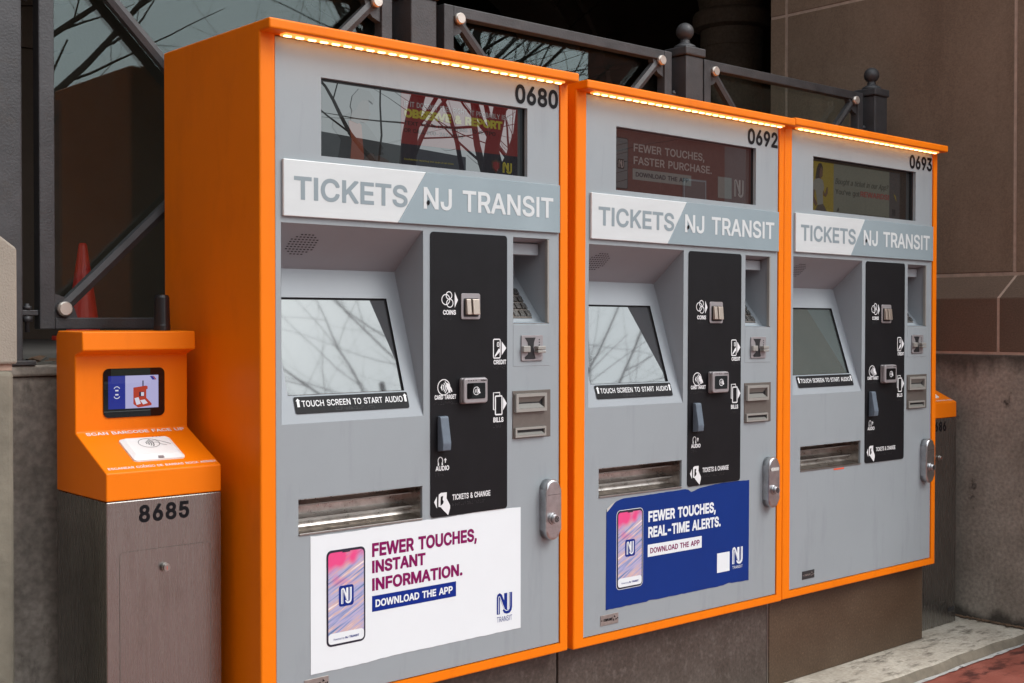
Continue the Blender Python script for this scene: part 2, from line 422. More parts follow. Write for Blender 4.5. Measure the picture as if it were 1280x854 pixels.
def rrect_pts(u0, u1, v0, v1, r, n=5):
    pts = []
    for cu, cv, a in ((u1 - r, v1 - r, 0), (u0 + r, v1 - r, 90), (u0 + r, v0 + r, 180), (u1 - r, v0 + r, 270)):
        for k in range(n + 1):
            t = math.radians(a + 90 * k / n); pts.append((cu + r * math.cos(t), cv + r * math.sin(t)))
    return pts

# text as flat mesh, cached by string and weight
_tc = {}
# outlines of the lettering: character -> [advance, contour, contour, ...], thousandths of an em
GLYPHS = json.loads(r'''{"A":[480,[16,0,201,509,276,509,463,0,395,0,287,302,264,372,232,478,245,478,213,371,191,302,85,0],[110,142,110,199,370,199,370,142]],"B":[456,[60,0,60,509,241,509,289,504,329,491,359,469,381,442,394,410,398,374,395,344,387,320,356,286,315,267,315,262,339,257,363,245,385,227,402,203,414,173,418,136,413,100,400,67,377,39,344,18,301,4,247,0],[125,57,245,57,296,63,330,80,349,105,355,137,352,161,342,184,327,203,306,218,279,228,248,231,125,231],[125,285,238,285,288,296,308,309,323,326,333,348,336,372,330,403,313,429,283,446,240,452,125,452]],"C":[510,[267,-7,205,1,150,25,104,63,70,115,48,179,40,254,48,329,70,393,104,445,150,484,205,508,267,516,340,504,373,490,402,471,427,447,448,418,463,385,473,348,408,348,389,395,357,428,315,449,267,456,223,450,184,432,150,403,125,364,109,314,103,254,109,194,125,145,151,105,184,76,223,59,267,53,315,60,357,81,389,114,408,160,473,160,463,124,448,91,428,62,402,38,373,19,341,5,305,-4]],"D":[502,[219,0,96,0,96,57,215,57,272,63,318,81,354,110,379,149,394,198,399,255,394,312,379,361,354,399,320,428,275,446,221,452,93,452,93,509,225,509,294,501,353,478,399,441,433,391,455,329,462,255,455,181,433,119,398,68,351,31,291,8],[125,509,125,0,60,0,60,509]],"E":[419,[60,0,60,509,372,509,372,452,125,452,125,286,355,286,355,229,125,229,125,57,375,57,375,0]],"F":[410,[60,0,60,509,369,509,369,452,125,452,125,278,346,278,346,221,125,221,125,0]],"G":[520,[269,-7,205,1,149,25,104,64,69,116,47,179,40,254,47,329,69,393,103,445,149,484,203,508,265,516,304,513,340,504,374,489,403,469,429,445,449,416,465,384,474,349,408,349,387,393,356,427,315,448,265,456,222,450,183,432,150,404,125,364,109,314,103,254,109,194,125,145,151,105,184,76,224,59,269,53,309,57,345,71,374,93,396,123,410,160,415,202,434,199,283,199,283,256,478,256,478,200,471,141,451,91,419,50,377,19,326,0]],"H":[517,[60,0,60,509,125,509,125,289,392,289,392,509,457,509,457,0,392,0,392,232,125,232,125,0]],"I":[301,[31,0,31,57,118,57,118,452,31,452,31,509,269,509,269,452,183,452,183,57,269,57,269,0]],"J":[396,[185,-7,124,3,75,33,44,81,33,145,33,173,98,173,98,145,104,104,122,74,149,56,185,50,220,56,248,74,266,104,272,145,272,509,336,509,336,145,326,81,294,33,246,3]],"K":[467,[104,145,104,216,139,261,174,303,212,344,364,509,448,509,231,276,228,276],[60,0,60,509,125,509,125,334,124,225,125,193,125,0],[372,0,188,259,228,309,449,0]],"L":[393,[60,0,60,509,125,509,125,57,361,57,361,0]],"M":[628,[60,0,60,509,152,509,277,187,287,159,299,123,311,84,322,49,307,49,318,83,330,121,342,158,352,187,476,509,568,509,568,0,504,0,504,291,504,327,505,369,506,413,507,457,513,457,498,409,482,363,467,322,456,291,342,0,286,0,170,291,159,321,145,361,129,408,112,457,119,457,120,416,121,372,122,328,122,291,122,0]],"N":[523,[60,0,60,509,136,509,343,183,363,151,388,107,414,55,405,54,401,108,399,157,399,195,399,509,463,509,463,0,387,0,202,290,177,331,148,381,108,452,119,454,122,384,124,328,125,291,125,0]],"O":[533,[267,-7,205,1,150,25,105,63,70,115,48,179,40,254,48,329,70,393,105,445,150,484,205,508,267,516,329,508,384,484,429,445,464,393,486,329,493,254,486,179,464,115,429,63,384,25,329,1],[267,53,310,59,349,76,383,105,408,144,425,194,430,254,425,314,408,365,383,404,349,433,310,450,267,456,223,450,184,433,151,404,125,364,109,314,103,254,109,194,125,144,151,105,184,76,223,59]],"P":[445,[60,0,60,509,235,509,289,503,332,487,366,462,390,430,404,391,409,348,404,304,390,265,366,233,332,207,289,191,235,186,109,186,109,242,233,242,269,246,297,256,318,272,333,294,342,319,344,348,342,376,333,402,318,423,297,439,268,449,232,452,125,452,125,0]],"Q":[533,[245,159,313,159,369,85,384,65,468,-48,401,-48,346,27,331,46],[267,-7,205,1,150,25,105,63,70,115,48,179,40,254,48,329,70,393,105,445,150,484,205,508,267,516,329,508,384,484,429,445,464,393,486,329,493,254,486,179,464,115,429,63,384,25,329,1],[267,53,310,59,349,76,383,105,408,144,425,194,430,254,425,314,408,365,383,404,349,433,310,450,267,456,223,450,184,433,151,404,125,364,109,314,103,254,109,194,125,144,151,105,184,76,223,59]],"R":[449,[60,0,60,509,236,509,290,504,333,489,367,465,390,433,405,395,409,352,405,309,390,271,367,240,333,217,289,203,236,198,96,198,96,255,234,255,269,258,298,267,319,281,334,300,342,324,345,352,342,380,334,405,319,425,298,440,269,449,233,452,125,452,125,0],[353,0,230,229,303,229,428,0]],"S":[447,[224,-9,172,-4,128,9,91,31,64,60,46,96,38,137,104,137,110,110,123,88,142,71,166,59,224,49,257,52,286,60,311,74,329,92,341,114,346,139,342,161,332,179,296,205,245,222,184,239,128,260,86,289,60,326,52,372,58,413,75,448,102,476,138,498,180,511,227,516,275,511,316,498,351,476,377,449,394,415,401,378,337,378,326,412,302,437,267,453,225,459,194,456,167,448,145,435,129,418,118,398,115,376,119,352,131,334,169,308,212,293,264,279,312,264,359,238,395,198,405,171,408,139,403,99,386,64,360,34,323,11,278,-4]],"T":[449,[32,452,32,509,417,509,417,452,257,452,257,0,193,0,193,452]],"U":[517,[259,-8,203,-2,154,15,114,43,85,80,66,124,60,173,60,509,124,509,124,178,128,144,141,113,160,87,187,68,220,56,259,52,298,56,331,68,357,87,377,113,389,144,393,178,393,509,457,509,457,173,451,124,433,80,403,43,363,15,315,-2]],"V":[480,[204,0,16,509,84,509,192,206,215,137,248,31,235,31,267,138,290,206,395,509,463,509,278,0]],"W":[686,[155,0,16,509,82,509,163,196,175,145,187,94,197,40,189,40,200,94,211,145,224,196,306,509,380,509,462,196,474,145,486,94,497,40,488,40,499,94,510,145,523,196,603,509,670,509,530,0,455,0,368,323,351,391,336,475,350,475,335,395,318,323,230,0]],"X":[474,[18,0,217,284,217,236,29,509,104,509,178,400,204,361,223,329,243,292,232,292,252,329,272,361,298,400,374,509,446,509,259,239,259,287,456,0,382,0,292,129,268,165,250,195,230,231,244,231,225,196,206,166,182,129,91,0]],"Y":[472,[203,0,203,208,16,509,91,509,192,344,222,292,250,230,224,230,251,293,280,344,381,509,455,509,268,208,268,0]],"Z":[438,[42,0,42,46,273,385,306,431,341,476,348,454,285,452,223,452,40,452,40,509,397,509,397,462,169,129,134,81,97,33,90,54,152,57,214,57,399,57,399,0]],"a":[389,[160,-9,126,-5,94,5,68,22,48,45,35,73,30,108,34,138,43,161,58,179,78,193,125,211,178,220,234,227,265,235,273,243,276,255,276,257,267,297,240,322,196,331,149,322,118,301,100,274,41,291,57,322,79,346,104,364,133,375,194,384,239,379,286,360,306,343,322,320,333,290,337,251,337,0,277,0,277,52,272,52,252,25,215,1],[170,45,202,49,228,59,248,74,263,93,272,115,276,138,276,190,259,182,231,176,200,171,175,168,134,159,103,139,95,124,92,105,102,72,130,52]],"b":[424,[229,-8,198,-5,172,4,138,31,118,59,112,59,112,0,53,0,53,509,114,509,114,319,118,319,137,346,171,373,197,381,229,384,274,378,313,361,345,332,370,293,385,245,390,189,385,133,370,84,346,45,313,16,274,-2],[220,47,253,51,279,66,301,88,316,117,325,151,328,189,325,227,316,261,301,290,280,311,253,325,220,330,188,325,161,312,140,291,125,263,116,229,113,189,116,150,125,115,140,86,162,65,188,51]],"c":[396,[207,-8,159,-2,117,16,82,46,56,85,40,133,34,187,40,243,56,291,82,330,117,360,159,378,207,384,260,377,305,356,340,322,362,277,303,262,290,289,270,311,242,325,207,330,173,325,145,310,124,287,108,258,99,224,96,187,99,151,108,117,124,89,145,66,173,51,207,46,243,52,271,66,292,89,304,117,363,102,341,56,306,21,261,-1]],"d":[424,[195,-8,151,-2,111,16,79,45,55,84,39,133,34,189,39,245,55,293,79,332,112,361,151,378,196,384,228,381,253,373,287,346,306,319,311,319,311,509,372,509,372,0,313,0,313,59,307,59,287,31,252,4,227,-5],[205,47,236,51,263,65,284,86,299,115,309,150,312,189,309,229,300,263,284,291,263,312,237,325,205,330,172,325,145,311,124,290,108,261,99,227,96,189,99,151,109,117,124,88,145,66,172,51]],"e":[404,[212,-8,161,-2,117,16,82,46,56,85,40,132,34,187,39,242,55,290,81,329,115,359,157,378,205,384,266,374,294,361,319,341,341,315,357,282,368,242,371,194,371,169,75,169,75,221,338,221,310,202,307,237,298,269,283,294,263,314,237,326,205,330,173,326,146,313,125,294,109,270,99,241,96,211,96,178,100,139,110,106,128,80,151,61,179,50,212,46,254,53,285,73,306,105,365,91,353,63,335,39,311,19,283,4,249,-5]],"f":[254,[228,379,228,327,6,327,6,379],[81,0,81,432,84,461,96,486,113,505,135,519,187,530,222,527,243,521,227,468,215,472,195,474,171,470,154,460,145,443,142,419,142,0]],"g":[425,[207,-151,168,-148,134,-140,82,-110,51,-69,101,-41,122,-66,154,-88,207,-97,249,-92,282,-75,304,-47,311,-6,311,68,306,68,287,41,252,16,227,8,195,5,152,10,113,27,80,53,55,90,39,136,34,191,39,246,55,293,80,332,112,361,152,378,196,384,228,382,253,373,288,346,308,319,313,319,313,379,372,379,372,-9,367,-54,350,-90,324,-117,291,-136,251,-147],[205,59,237,63,264,75,285,95,300,121,309,154,312,193,309,231,300,264,285,291,264,312,237,325,205,330,172,325,145,312,124,290,109,262,99,229,96,193,99,155,109,123,124,96,145,76,172,63]],"h":[410,[114,227,114,0,53,0,53,509,114,509,114,287,102,287,124,332,152,362,187,379,227,384,264,380,295,369,321,349,341,321,353,285,357,240,357,0,296,0,296,235,290,275,273,304,246,323,210,329,184,326,161,317,141,303,126,283,117,257]],"i":[167,[53,0,53,379,114,379,114,0],[84,443,67,446,54,455,44,468,41,483,44,499,54,512,67,521,84,524,100,521,114,512,123,499,126,483,123,468,114,455,100,446]],"j":[167,[53,379,114,379,114,-30,111,-63,102,-90,86,-113,65,-129,37,-139,4,-143,-10,-143,-10,-87,2,-87,25,-83,40,-72,50,-54,53,-29],[83,443,67,446,53,455,44,468,41,483,44,499,53,512,67,521,83,524,100,521,114,512,123,499,126,483,123,468,114,455,100,446]],"k":[381,[110,137,110,212,121,212,284,379,360,379,184,199,177,199],[53,0,53,509,114,509,114,0],[294,0,148,186,191,229,372,0]],"l":[189,[139,-2,101,3,74,20,58,47,53,84,53,509,114,509,114,99,120,62,130,54,146,52,160,53,170,54,181,3,162,-1]],"m":[610,[53,0,53,379,112,379,112,295,108,295,118,323,132,346,172,376,219,386,257,380,287,361,309,331,321,295,312,295,322,321,337,343,381,375,437,386,468,383,497,372,522,354,541,328,553,296,557,255,557,0,496,0,496,254,490,289,473,313,447,326,419,330,395,328,374,320,345,290,335,247,335,0,274,0,274,260,269,288,253,311,229,326,199,330,158,320,140,307,126,289,117,266,114,238,114,0]],"n":[410,[114,227,114,0,53,0,53,379,112,379,112,287,102,287,124,332,152,362,187,379,227,384,264,380,295,369,321,349,341,321,353,285,357,240,357,0,296,0,296,235,290,275,273,304,246,323,210,329,184,326,161,317,141,303,126,283,117,257]],"o":[415,[207,-8,159,-2,117,16,82,46,56,85,40,133,34,187,40,243,56,291,82,330,117,360,159,378,207,384,256,378,299,360,333,330,359,291,376,243,381,187,376,133,359,85,333,46,299,16,256,-2],[207,46,242,51,270,66,292,89,307,117,316,151,319,187,316,224,307,258,292,287,270,310,242,325,207,330,173,325,145,310,124,287,108,258,99,224,96,187,99,151,108,117,124,89,145,66,173,51]],"p":[424,[53,-143,53,379,112,379,112,319,118,319,137,346,171,373,197,381,229,384,274,378,313,361,345,332,370,293,385,245,390,189,385,133,370,84,346,45,313,16,274,-2,229,-8,198,-5,173,4,138,31,118,59,114,59,114,-143],[220,47,253,51,279,66,301,88,316,117,325,151,328,189,325,227,316,261,301,290,280,311,253,325,220,330,188,325,161,312,140,291,125,263,116,229,113,189,116,150,125,115,140,86,162,65,188,51]],"q":[424,[372,-143,311,-143,311,59,306,59,287,31,252,4,227,-5,195,-8,151,-2,111,16,79,45,55,84,39,133,34,189,39,245,55,293,79,332,112,361,151,378,196,384,228,381,253,373,287,346,307,319,313,319,313,379,372,379],[205,47,236,51,263,65,284,86,299,115,309,150,312,189,309,229,300,263,284,291,263,312,237,325,205,330,172,325,145,311,124,290,108,261,99,227,96,189,99,151,109,117,124,88,145,66,172,51]],"r":[259,[53,0,53,379,112,379,112,321,115,321,130,347,152,367,181,380,213,385,229,384,243,384,243,322,230,324,207,326,182,323,159,315,140,301,126,284,117,262,114,237,114,0]],"s":[365,[182,-8,145,-5,112,3,84,18,62,38,45,63,36,94,94,107,105,79,124,60,150,49,181,45,217,50,244,62,262,81,268,103,265,121,254,136,237,147,212,155,149,170,104,186,72,208,53,237,47,274,51,305,65,332,87,354,115,370,149,381,187,384,223,381,254,372,279,358,299,339,324,290,268,277,258,298,243,316,219,328,187,333,156,329,131,317,114,299,109,277,112,258,124,243,172,223,229,209,275,194,306,171,325,142,331,107,326,75,312,47,290,24,260,6,223,-5]],"t":[227,[204,379,204,327,6,327,6,379],[65,471,126,471,126,98,128,76,136,61,150,53,170,50,185,51,202,54,213,2,192,-3,168,-4,125,2,92,21,72,52,65,93]],"u":[410,[182,-5,146,-1,115,11,89,31,69,59,57,95,53,139,53,379,114,379,114,144,119,105,137,75,164,56,200,50,226,53,249,62,268,77,283,97,293,122,296,153,296,379,357,379,357,0,298,0,298,92,307,92,286,47,257,17,222,0]],"v":[389,[163,0,17,379,84,379,165,155,187,87,206,21,184,21,203,87,224,155,305,379,371,379,226,0]],"w":[567,[138,0,23,379,87,379,133,214,154,137,175,41,165,41,186,135,206,214,252,379,316,379,362,214,382,136,402,41,391,41,413,135,434,214,480,379,545,379,429,0,368,0,319,172,305,225,291,280,277,338,291,338,277,280,263,225,248,172,199,0]],"x":[379,[21,0,171,218,171,171,29,379,100,379,147,306,179,253,207,206,175,206,202,253,233,306,282,379,352,379,209,169,209,214,358,0,287,0,231,85,200,136,173,182,205,182,178,136,148,85,91,0]],"y":[389,[47,-139,61,-86,71,-87,104,-89,130,-74,151,-36,163,-1,17,379,84,379,165,155,187,87,206,21,184,21,202,87,224,155,305,379,371,379,204,-58,177,-107,139,-136,91,-145,65,-143]],"z":[380,[42,0,42,46,254,320,254,323,48,323,48,379,333,379,333,331,126,60,126,56,339,56,339,0]],"0":[453,[227,-7,174,1,130,24,95,62,69,113,53,178,48,254,53,330,69,395,95,447,130,484,174,508,227,516,279,508,323,484,358,447,384,395,400,330,405,254,400,178,384,113,359,62,323,24,279,1],[227,50,261,56,290,74,313,103,330,144,340,194,344,254,340,314,330,365,313,405,290,435,261,453,227,460,192,453,163,435,140,405,123,365,113,314,109,254,113,194,123,144,140,103,163,74,192,56]],"1":[453,[76,0,76,55,391,55,391,0],[276,509,276,0,212,0,212,448,209,448,86,358,86,427,198,509]],"2":[453,[64,0,64,47,234,229,282,282,311,327,320,371,317,397,308,419,293,436,273,449,224,460,196,457,172,447,153,433,139,413,130,390,127,362,66,362,71,405,86,442,111,473,143,496,182,511,225,516,268,511,306,497,337,474,361,445,376,411,381,372,371,318,336,259,267,180,153,60,153,57,389,57,389,0]],"3":[453,[218,-7,173,-3,133,10,98,30,70,57,52,91,44,132,109,132,115,107,126,87,144,71,165,59,219,50,275,61,297,74,315,93,325,116,329,145,326,172,316,196,299,217,275,234,242,244,201,248,157,248,157,299,288,448,288,452,70,452,70,509,372,509,372,461,211,278,211,289,264,288,308,276,344,253,371,222,387,186,393,145,387,103,370,66,344,36,309,12,266,-2]],"4":[453,[40,105,40,158,247,509,311,509,109,166,109,163,413,163,413,105],[282,0,282,121,282,146,282,318,343,318,343,0]],"5":[453,[221,-7,178,-2,140,11,108,32,83,60,66,93,60,130,122,130,127,108,138,89,173,60,221,50,250,53,276,64,298,82,314,104,324,131,328,162,324,193,314,221,297,244,275,262,248,273,218,277,167,268,128,246,67,253,96,509,366,509,366,452,151,452,134,301,136,301,178,325,229,334,263,330,294,321,321,306,345,285,364,260,379,231,388,199,391,163,385,117,369,76,343,41,309,15,268,-1]],"6":[453,[226,-7,182,-1,142,15,109,40,84,74,69,115,64,162,68,199,80,239,137,340,252,509,322,509,151,261,145,261,165,288,196,307,235,314,278,309,316,295,346,271,370,240,384,201,389,157,384,112,368,73,343,39,310,14,271,-2],[226,48,254,52,279,63,299,79,314,101,324,128,327,157,324,187,314,213,299,235,279,251,254,262,226,265,198,262,174,252,153,235,138,214,128,188,125,158,128,128,138,102,153,79,174,63,198,52]],"7":[453,[97,0,323,448,323,452,62,452,62,509,391,509,391,449,165,0]],"8":[453,[226,-7,178,-2,136,11,101,33,74,62,57,96,52,135,55,166,65,195,81,220,101,241,125,256,153,265,153,267,119,282,93,308,76,342,70,380,75,417,90,450,114,477,146,498,184,511,226,516,269,511,306,498,337,477,361,450,377,417,382,380,376,342,359,308,333,282,300,267,300,265,327,256,351,241,372,220,387,195,397,166,401,135,395,96,378,62,352,33,317,11,275,-2],[226,49,258,52,285,60,307,74,323,91,333,113,337,139,333,165,322,189,305,208,283,223,256,232,226,235,196,232,169,223,147,208,130,189,119,165,115,139,119,113,129,91,145,74,167,60,195,52],[226,290,274,300,293,313,307,330,316,351,319,376,316,399,308,420,294,437,275,449,226,460,177,449,159,437,145,420,136,399,133,376,136,351,145,330,159,313,178,300]],"9":[453,[226,516,271,510,310,494,343,468,368,434,384,393,389,347,385,309,373,270,315,168,200,0,130,0,301,248,307,248,287,221,257,202,218,195,175,199,137,214,106,237,83,269,68,307,64,352,69,397,85,436,110,469,143,494,182,510],[226,460,199,457,174,446,154,429,138,407,129,381,125,352,129,322,138,295,154,274,174,257,199,247,226,243,254,247,279,257,299,273,314,295,324,321,327,350,324,381,314,407,299,429,279,446,254,457]],",":[188,[38,-119,68,71,137,71,84,-119]],".":[188,[95,-4,78,-1,63,9,53,24,50,41,53,59,63,73,78,83,95,87,113,83,128,73,138,59,141,41,138,24,128,9,113,-1]],"&":[448,[197,-7,150,-2,110,12,78,34,54,62,39,96,34,133,37,163,47,189,85,235,140,279,216,335,237,352,255,375,262,405,258,427,245,445,226,457,201,461,168,453,145,431,137,399,145,363,169,327,204,284,438,0,364,0,171,231,121,293,87,344,78,370,75,398,79,430,91,458,109,481,134,499,165,510,200,513,235,510,266,499,290,482,308,459,320,433,324,404,315,362,291,325,256,293,154,217,110,174,100,154,97,131,100,108,109,87,124,70,143,57,166,49,193,46,223,50,251,59,301,95,321,121,336,151,346,186,349,224,408,224,405,180,397,144,371,92,345,62,333,47,305,23,271,7,234,-3]],"'":[206,[78,318,70,509,136,509,128,318]],"?":[359,[132,152,132,159,141,230,153,252,168,269,209,298,247,334,258,357,262,384,259,406,250,425,220,452,178,462,137,453,106,425,96,404,92,378,27,378,33,418,49,452,73,479,103,499,138,511,178,516,219,511,255,498,284,478,306,451,319,418,324,382,319,344,306,311,284,284,254,261,219,235,200,205,194,158,194,152],[164,-4,146,-1,131,9,121,24,118,41,121,58,131,73,146,83,164,86,181,83,196,73,206,58,209,41,206,24,196,9,181,-1]],"-":[453,[337,244,337,188,114,188,114,244]],"!":[196,[67,160,63,509,132,509,128,160],[98,-4,81,-1,66,9,56,24,52,41,56,58,66,73,81,83,98,86,116,83,130,73,140,58,143,41,140,24,130,9,116,-1]]}''')
GLYPHS['I'] = [188, [60, 0, 60, 509, 127, 509, 127, 0]]
def embolden(pts, w):
    """move a contour outwards by w; sharp corners are bevelled"""
    if not w: return pts
    n = len(pts); out = []
    for i in range(n):
        a, p, b = pts[i - 1], pts[i], pts[(i + 1) % n]
        d1 = (p[0] - a[0], p[1] - a[1]); d2 = (b[0] - p[0], b[1] - p[1])
        l1 = math.hypot(*d1); l2 = math.hypot(*d2)
        if l1 < 1e-6 or l2 < 1e-6: continue
        n1 = (-d1[1] / l1, d1[0] / l1); n2 = (-d2[1] / l2, d2[0] / l2)
        dt = 1 + n1[0] * n2[0] + n1[1] * n2[1]
        cr = d1[0] * d2[1] - d1[1] * d2[0]
        if dt < .75 and cr < 0:
            out.append((p[0] + n1[0] * w, p[1] + n1[1] * w)); out.append((p[0] + n2[0] * w, p[1] + n2[1] * w))
        else:
            k = w / max(dt, .35); out.append((p[0] + (n1[0] + n2[0]) * k, p[1] + (n1[1] + n2[1]) * k))
    return out
def area2(p): return sum(p[i - 1][0] * p[i][1] - p[i][0] * p[i - 1][1] for i in range(len(p)))
def winding(q, cons):
    w = 0
    for p in cons:
        for i in range(len(p)):
            (x0, y0), (x1, y1) = p[i - 1], p[i]
            if (y0 <= q[1]) != (y1 <= q[1]):
                t = (x1 - x0) * (q[1] - y0) - (q[0] - x0) * (y1 - y0)
                if y1 > y0 and t > 0: w += 1
                elif y1 < y0 and t < 0: w -= 1
    return w
_gc = {}
def glyph_tris(c, weight):
    """triangulate one letter with the non-zero rule, so overlapping strokes merge"""
    k = (c, weight)
    if k in _gc: return _gc[k]
    cs = [[(sp[i], sp[i + 1]) for i in range(0, len(sp), 2)] for sp in GLYPHS[c][1:]]
    sg = 1 if area2(max(cs, key=lambda p: abs(area2(p)))) > 0 else -1
    cons = [embolden(p[::-1] if sg > 0 else p, weight * 1000) for p in cs]
    vs, ed = [], []
    for p in cons:
        n0 = len(vs); n = len(p); vs += [Vector((a, b)) for a, b in p]; ed += [(n0 + i, n0 + (i + 1) % n) for i in range(n)]
    r = delaunay_2d_cdt(vs, ed, [], 0, 0.05)
    fs = []
    for f in r[2]:
        q = (sum(r[0][i].x for i in f) / len(f) + .0137, sum(r[0][i].y for i in f) / len(f) + .0113)
        if winding(q, cons) < 0: fs.append(tuple(f))
    _gc[k] = ([(v.x, v.y) for v in r[0]], fs)
    return _gc[k]
def text_geo(s, weight=0.0, shear=0.0, space=1.0):
    k = (s, weight, shear, space)
    if k in _tc: return _tc[k]
    vs, fs, x = [], [], 0
    for c in s:
        if c == ' ': x += 270 * space; continue
        gv, gf = glyph_tris(c, weight); n0 = len(vs)
        used = sorted({i for f in gf for i in f}); mp = {i: n0 + q for q, i in enumerate(used)}
        vs += [(gv[i][0] + x + shear * gv[i][1], gv[i][1]) for i in used]; fs += [tuple(mp[i] for i in f) for f in gf]
        x += GLYPHS[c][0] * space
    _tc[k] = (vs, fs)
    return _tc[k]

class Sheet:
    """flat print on a plane: O origin, U and V directions, H height above it along N"""
    def __init__(s, O=(0, 0, 0), U=(1, 0, 0), V=(0, 0, 1), N=(0, -1, 0)):
        s.O = Vector(O); s.U = Vector(U); s.V = Vector(V); s.N = Vector(N); s.bm = {}
    def get(s, k):
        if k not in s.bm: s.bm[k] = bmesh.new()
        return s.bm[k]
    def P(s, u, v, h): return s.O + s.U * u + s.V * v + s.N * h
    def poly(s, k, pts, h=0.001):
        bm = s.get(k); bm.faces.new([bm.verts.new(s.P(u, v, h)) for u, v in pts])
    def rect(s, k, u0, u1, v0, v1, h=0.001): s.poly(k, ((u0, v0), (u1, v0), (u1, v1), (u0, v1)), h)
    def rrect(s, k, u0, u1, v0, v1, r, h=0.001): s.poly(k, rrect_pts(u0, u1, v0, v1, r), h)
    def disc(s, k, cu, cv, r, h=0.001, n=20, sy=1.0): s.poly(k, [(cu + r * math.cos(2 * PI * i / n), cv + sy * r * math.sin(2 * PI * i / n)) for i in range(n)], h)
    def line(s, k, pts, w, h=0.001, closed=False):
        bm = s.get(k); n = len(pts); L = []; R = []
        for i in range(n):
            a = pts[(i - 1) % n] if (i > 0 or closed) else pts[i]
            b = pts[(i + 1) % n] if (i < n - 1 or closed) else pts[i]
            du, dv = b[0] - a[0], b[1] - a[1]; l = math.hypot(du, dv) or 1
            mu, mv = -dv / l * w / 2, du / l * w / 2
            L.append(bm.verts.new(s.P(pts[i][0] + mu, pts[i][1] + mv, h))); R.append(bm.verts.new(s.P(pts[i][0] - mu, pts[i][1] - mv, h)))
        for i in range(n if closed else n - 1):
            j = (i + 1) % n; bm.faces.new((L[i], L[j], R[j], R[i]))
    def ring(s, k, cu, cv, r, w, h=0.001, sy=1.0, a0=0, a1=360, n=24):
        full = a1 - a0 >= 360
        pts = [(cu + r * math.cos(math.radians(a0 + (a1 - a0) * i / n)), cv + sy * r * math.sin(math.radians(a0 + (a1 - a0) * i / n))) for i in range(n if full else n + 1)]
        s.line(k, pts, w, h, closed=full)
    def text(s, k, t, u0, u1, v0, v1, h=0.001, weight=0.0, shear=0.0, space=1.0, left=False):
        """caps fill v0..v1, the string fills u0..u1"""
        vs, fs = text_geo(t, weight, shear, space)
        hv, _ = text_geo('H', weight)
        c0 = min(q[1] for q in hv); c1 = max(q[1] for q in hv)
        x0 = min(q[0] for q in vs); x1 = max(q[0] for q in vs)
        s.n = getattr(s, 'n', 0) + 1; bm = s.get('%s#%d' % (k, s.n))
        V = [bm.verts.new(s.P(u0 + (x - x0) / (x1 - x0) * (u1 - u0), v0 + (y - c0) / (c1 - c0) * (v1 - v0), h)) for x, y in vs]
        for f in fs:
            try: bm.faces.new([V[i] for i in f])
            except ValueError: pass
    def braille(s, k, u0, u1, v, h=0.001, rows=3):
        rnd = random.Random(int(u0 * 9999)); u = u0; bm = s.get(k)
        while u < u1:
            for c in (0, .003):
                for r in range(rows):
                    if rnd.random() < .5:
                        s.disc(k, u + c, v - r * .003, .0011, h, 6)
            u += .0075
    def build(s, names, parent):
        """names: key -> (object name, material)"""
        out = {}
        for k, bm in s.bm.items():
            nm, m = names[k.split('#')[0]]
            if '#' in k: nm = 'lettering'
            bm.normal_update()
            for f in bm.faces:
                if f.normal.dot(s.N) < 0: f.normal_flip()
            out[k] = obj(nm, bm, m, parent, recalc=False)
        s.bm = {}
        return out

def logo(s, kw, kc, u0, u1, v0, v1, h=0.001):
    """two linked strokes, an N running into a J, each split by a thin line"""
    w = u1 - u0; g = v1 - v0; t = w * 0.20
    def p(a, b): return (u0 + a * w, v0 + b * g)
    n1 = [p(.10, 0), p(.10, .84), p(.12, .92), p(.18, .95), p(.24, .90), p(.58, .22)]
    n2 = [p(.58, .10), p(.58, 1)]
    j1 = [p(.90, 1), p(.90, .26), p(.87, .14), p(.79, .07), p(.66, .06), p(.54, .10), p(.46, .22), p(.36, .42), p(.36, 0)][:7]
    for q, st in enumerate((n1, n2, j1)):
        s.line(kw, st, t, h + q * .00012)
    s.line(kc, [p(.10, .02), p(.10, .82), p(.13, .88), p(.18, .88), p(.50, .20), p(.60, .12), p(.74, .13), p(.82, .20), p(.84, .34), p(.84, .98)], t * .16, h + 0.0006)

# ------------------------------------------------------------------ the setting
def struct(name, bm, m, parent=None):
    o = obj(name, bm, m, parent); o['kind'] = 'structure'; return o

LZ = 0.04                                   # top of the concrete ledge (world z)
g = bmesh.new(); quad(g, (-900, -900, -.13), (900, -900, -.13), (900, 900, -.13), (-900, 900, -.13)); struct('ground', g, M['grass'])
g = bmesh.new(); quad(g, (-300, -19, -.12), (300, -19, -.12), (300, -7, -.12), (-300, -7, -.12)); struct('road', g, M['asphalt'])
g = bmesh.new()
for k in range(-20, 21): quad(g, (k * 6, -13.08, -.116), (k * 6 + 3, -13.08, -.116), (k * 6 + 3, -12.94, -.116), (k * 6, -12.94, -.116))
struct('road_markings', g, M['marking'])
g = bx(-120, 120, -6.85, 2.418, -.4, 0.0); struct('pavement', g, M['red_pave'])
g = bx(-120, 120, -7.0, -6.853, -.4, 0.002, bev=.01); struct('kerb', g, M['kerb'])
g = bx(-120, 120, -22, -19.0, -.4, 0.0); struct('far_pavement', g, M['kerb'])
